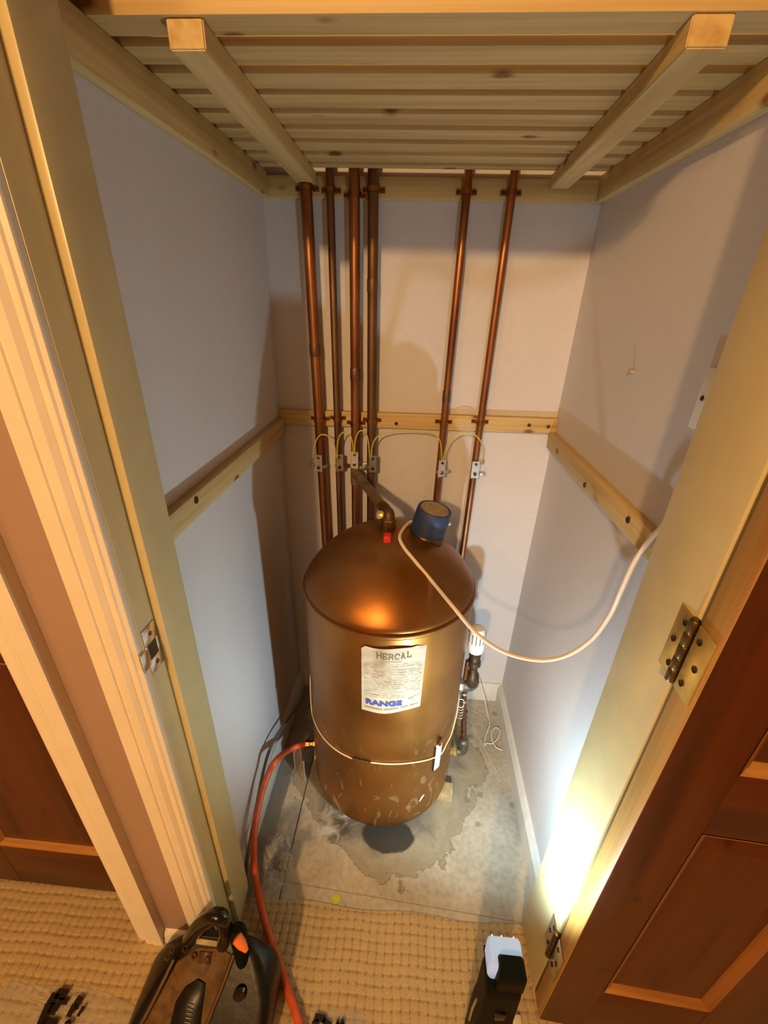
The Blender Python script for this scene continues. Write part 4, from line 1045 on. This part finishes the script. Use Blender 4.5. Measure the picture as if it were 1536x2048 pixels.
# ------------------------------------------------------------------ black tool bag at lower left
bag = thing('tool_bag', 'glossy black tool bag with brown canvas front leaning at the casing, lower left', 'bag', (-.38, -.24, 0))
def front_y(z): return -.165 - (.186 - z) * 1.18
def front_at(px, py, off=0.0):
    """point of the sloping bag front under a pixel, raised by off"""
    d = CAM_W + (px - 768) / FPX * CAM_R - (py - 1024) / FPX * CAM_U
    k = -.165 - .186 * 1.18 - off * 1.547
    return CAM_P + d * ((k - (CAM_P.y - 1.18 * CAM_P.z)) / (d.y - 1.18 * d.z))
BX = [(0.004, -.548, -.236), (.04, -.536, -.232), (.07, -.522, -.231), (.092, -.508, -.231), (.110, -.495, -.232), (.128, -.480, -.236), (.152, -.454, -.254), (.166, -.436, -.268), (.180, -.416, -.290), (.188, -.404, -.306)]
def rrect(x0, x1, y0, y1, r, n=6):
    out = []
    for cx, cy, a0 in ((x1 - r, y1 - r, 0), (x0 + r, y1 - r, PI / 2), (x0 + r, y0 + r, PI), (x1 - r, y0 + r, 1.5 * PI)):
        for k in range(n + 1): a = a0 + PI / 2 * k / n; out.append((cx + r * math.cos(a), cy + r * math.sin(a)))
    return out
b = bm_(); rings = []
for z, x0, x1 in BX:
    y0 = front_y(z); y1 = -.146 if z < .15 else -.146 - (z - .15) * .12
    rings.append([b.verts.new((x, y, z)) for x, y in rrect(x0, x1, y0, y1, min(.022, (y1 - y0) * .45))])
for r1, r2 in zip(rings, rings[1:]):
    n = len(r1)
    for k in range(n): b.faces.new((r1[k], r1[(k + 1) % n], r2[(k + 1) % n], r2[k]))
b.faces.new(list(reversed(rings[0]))); b.faces.new(rings[-1])
body = link('body', b, M['bag_side'], bag)
def patch(px, off, th, m, name):
    """a sewn-on panel: closed outline laid on the bag front, with thickness and rounded rim"""
    b = bm_(); O = [front_at(*p, off) for p in px]; N_ = Vector((0, -1, 1.18)).normalized()
    lo = [b.verts.new(p - N_ * th) for p in O]; mid = [b.verts.new(p - N_ * th * .3) for p in O]
    c = sum(O, Vector()) / len(O); hi = [b.verts.new(p + (c - p) * .03) for p in O]; n = len(O)
    for A, B in ((lo, mid), (mid, hi)):
        for k in range(n): b.faces.new((A[k], A[(k + 1) % n], B[(k + 1) % n], B[k]))
    b.faces.new(hi); b.faces.new(list(reversed(lo)))
    return link(name, b, m, bag, angle=1.2)
patch([(354, 1924), (395, 1895), (440, 1896), (463, 1910), (442, 1970), (407, 2060), (388, 2120), (236, 2120), (288, 2048), (322, 1985)], .003, .004, M['bag_canvas'], 'front_panel')
patch([(370, 1974), (396, 1958), (411, 1968), (405, 2012), (392, 2118), (312, 2118), (340, 2048), (351, 2003)], .006, .004, M['bag_side'], 'pocket')
patch([(394, 1877), (444, 1884), (441, 1895), (391, 1888)], .006, .004, M['packer'], 'top_strip')
patch([(398, 1903), (424, 1905), (420, 1930), (396, 1928)], .0055, .003, M['bag_leather'], 'leather_badge')
for line in ([(468, 1908), (446, 1968), (414, 2048), (396, 2110)], [(348, 1918), (318, 1980), (284, 2044), (240, 2110)]):
    b = bm_(); tube(b, spline([front_at(*p, .004) for p in line], 8), .0042, 8); link('piping', b, M['bag_leather'], bag)
b = bm_()
for k in range(9):
    p = front_at(376 - 1.6 * k, 2008 + 9 * k, .0075); q_ = front_at(388 - 1.8 * k, 2010 + 9 * k, .0075); tube(b, [p, q_], .0010, 6)
link('zip_teeth', b, M['grey_metal'], bag)
b = bm_(); hpts = [at(u, v, 1, -.168) for u, v in ((366, 1908), (378, 1880), (400, 1850), (428, 1832), (446, 1838), (452, 1862), (446, 1888))]
tube(b, spline(hpts, 6), [.012] * 6 + [.015] * 24 + [.014] * 7, 12); link('handle', b, M['black_gloss'], bag)
for u, v in ((335, 1914), (344, 1900), (370, 1898), (388, 1912), (414, 1920)):
    b = bm_(); p = front_at(u, v, .006); ex = Vector((1, 0, 0)); ey = Vector((0, 1.18, 1)).normalized()
    tube(b, [p + ex * .0050 * math.cos(2 * PI * k / 16) + ey * .0050 * math.sin(2 * PI * k / 16) for k in range(17)], .0014, 6, False); link('eyelet', b, M['brass_dark'], bag)
pk = front_at(480, 1985, .002)
b = bm_(); lathe(b, [(0, 0), (.013, 0), (.014, .004), (.010, .009), (0, .010)], 16, basis(pk, (.3, -.8, .5))); link('buckle', b, M['black_gloss'], bag)
# black and orange tool handle standing in the bag
th = thing('screwdriver', 'black and orange tool handle sticking up at the right of the black bag', 'hand tool', (-.30, -.178, .186))
ta, tb_ = at(476, 1862, 1, -.168), Vector((-.302, -.185, .150))
b = bm_(); tube(b, [tb_, tb_ + (ta - tb_) * .3, tb_ + (ta - tb_) * .8, ta, ta + (ta - tb_) * .12], [.014, .015, .0175, .017, .011], 16); link('grip', b, M['black_matt'], th)
oa, ob = at(474, 1876, 1, -.192), at(494, 1902, 1, -.204)
b = bm_(); tube(b, [oa + (oa - ob) * .08, oa, (oa + ob) / 2, ob], [.006, .0105, .0095, .004], 14); link('orange_grip', b, M['orange'], th)

# ------------------------------------------------------------------ torch on the carpet
to = thing('torch', 'tall black work torch with glowing bluish lens standing on the carpet at lower right', 'torch', (.218, -.200, .004))
TB, TT = Vector((.221, -.224, .004)), Vector((.214, -.218, .42))
TM = basis(TB, TT - TB, (1, 0, 0))      # local x = right, y = away from the viewer, z = up the body
def torchloft(secs_, m, name, par, cx=0.0, cy=0.0):
    b = bm_(); rings = [[b.verts.new(TM @ Vector((cx + x, cy + y, zz))) for x, y in rrect(-hx, hx, -hy, hy, r, 4)] for zz, hx, hy, r in secs_]
    for r1, r2 in zip(rings, rings[1:]):
        n = len(r1)
        for k in range(n): b.faces.new((r1[k], r1[(k + 1) % n], r2[(k + 1) % n], r2[k]))
    b.faces.new(list(reversed(rings[0]))); b.faces.new(rings[-1])
    return link(name, b, m, par)
torchloft([(0, .033, .030, .010), (.006, .036, .033, .012), (.14, .036, .033, .012), (.20, .035, .032, .012), (.225, .032, .030, .011), (.33, .032, .029, .011), (.352, .030, .028, .010), (.360, .026, .024, .008)], M['black_matt'], 'body', to)
b = bm_(); box(b, (-.016, -.0375, .170), (.030, -.0325, .178), .001, 1, TM); link('stripe', b, M['dark_green'], to)
b = bm_(); box(b, (-.010, -.0335, .255), (.010, -.028, .285), .003, 2, TM); link('switch', b, M['black_gloss'], to)
torchloft([(.356, .026, .019, .006), (.362, .030, .022, .008), (.400, .030, .022, .008), (.408, .027, .019, .007)], M['lens'], 'lens', to, 0, .010)['label'] = 'glowing bluish white lens'
torchloft([(.352, .024, .010, .004), (.358, .025, .014, .005), (.409, .0225, .017, .005), (.416, .019, .014, .005)], M['black_matt'], 'hood', to, .007, -.012)
for x_ in (-.020, -.003, .019):
    b = bm_(); box(b, (x_ - .0009, .029, .360), (x_ + .0009, .0335, .402), .0004, 1, TM); link('lens_rib', b, M['led'], to)
b = bm_(); box(b, (-.030, .008, .349), (.030, .036, .354), .002, 2, TM); link('beam_baffle', b, M['black_matt'], to)  # added lip under the lens, blocks light going steeply down
b = bm_(); tube(b, [TM @ Vector((-.038, 0, .13)), TM @ Vector((-.0375, 0, .18)), TM @ Vector((-.034, 0, .23))], .0025, 8); link('side_clip', b, M['zinc'], to)
# scrap beside the torch
q = at(1030, 2040, 2, .006)
b = bm_(); box(b, (q.x - .014, q.y - .012, .004), (q.x + .014, q.y + .008, .010), .002)
tag(link('plastic_scrap', b, M['cream_cable']), 'small cream scrap on the carpet right of the torch body', 'scrap')
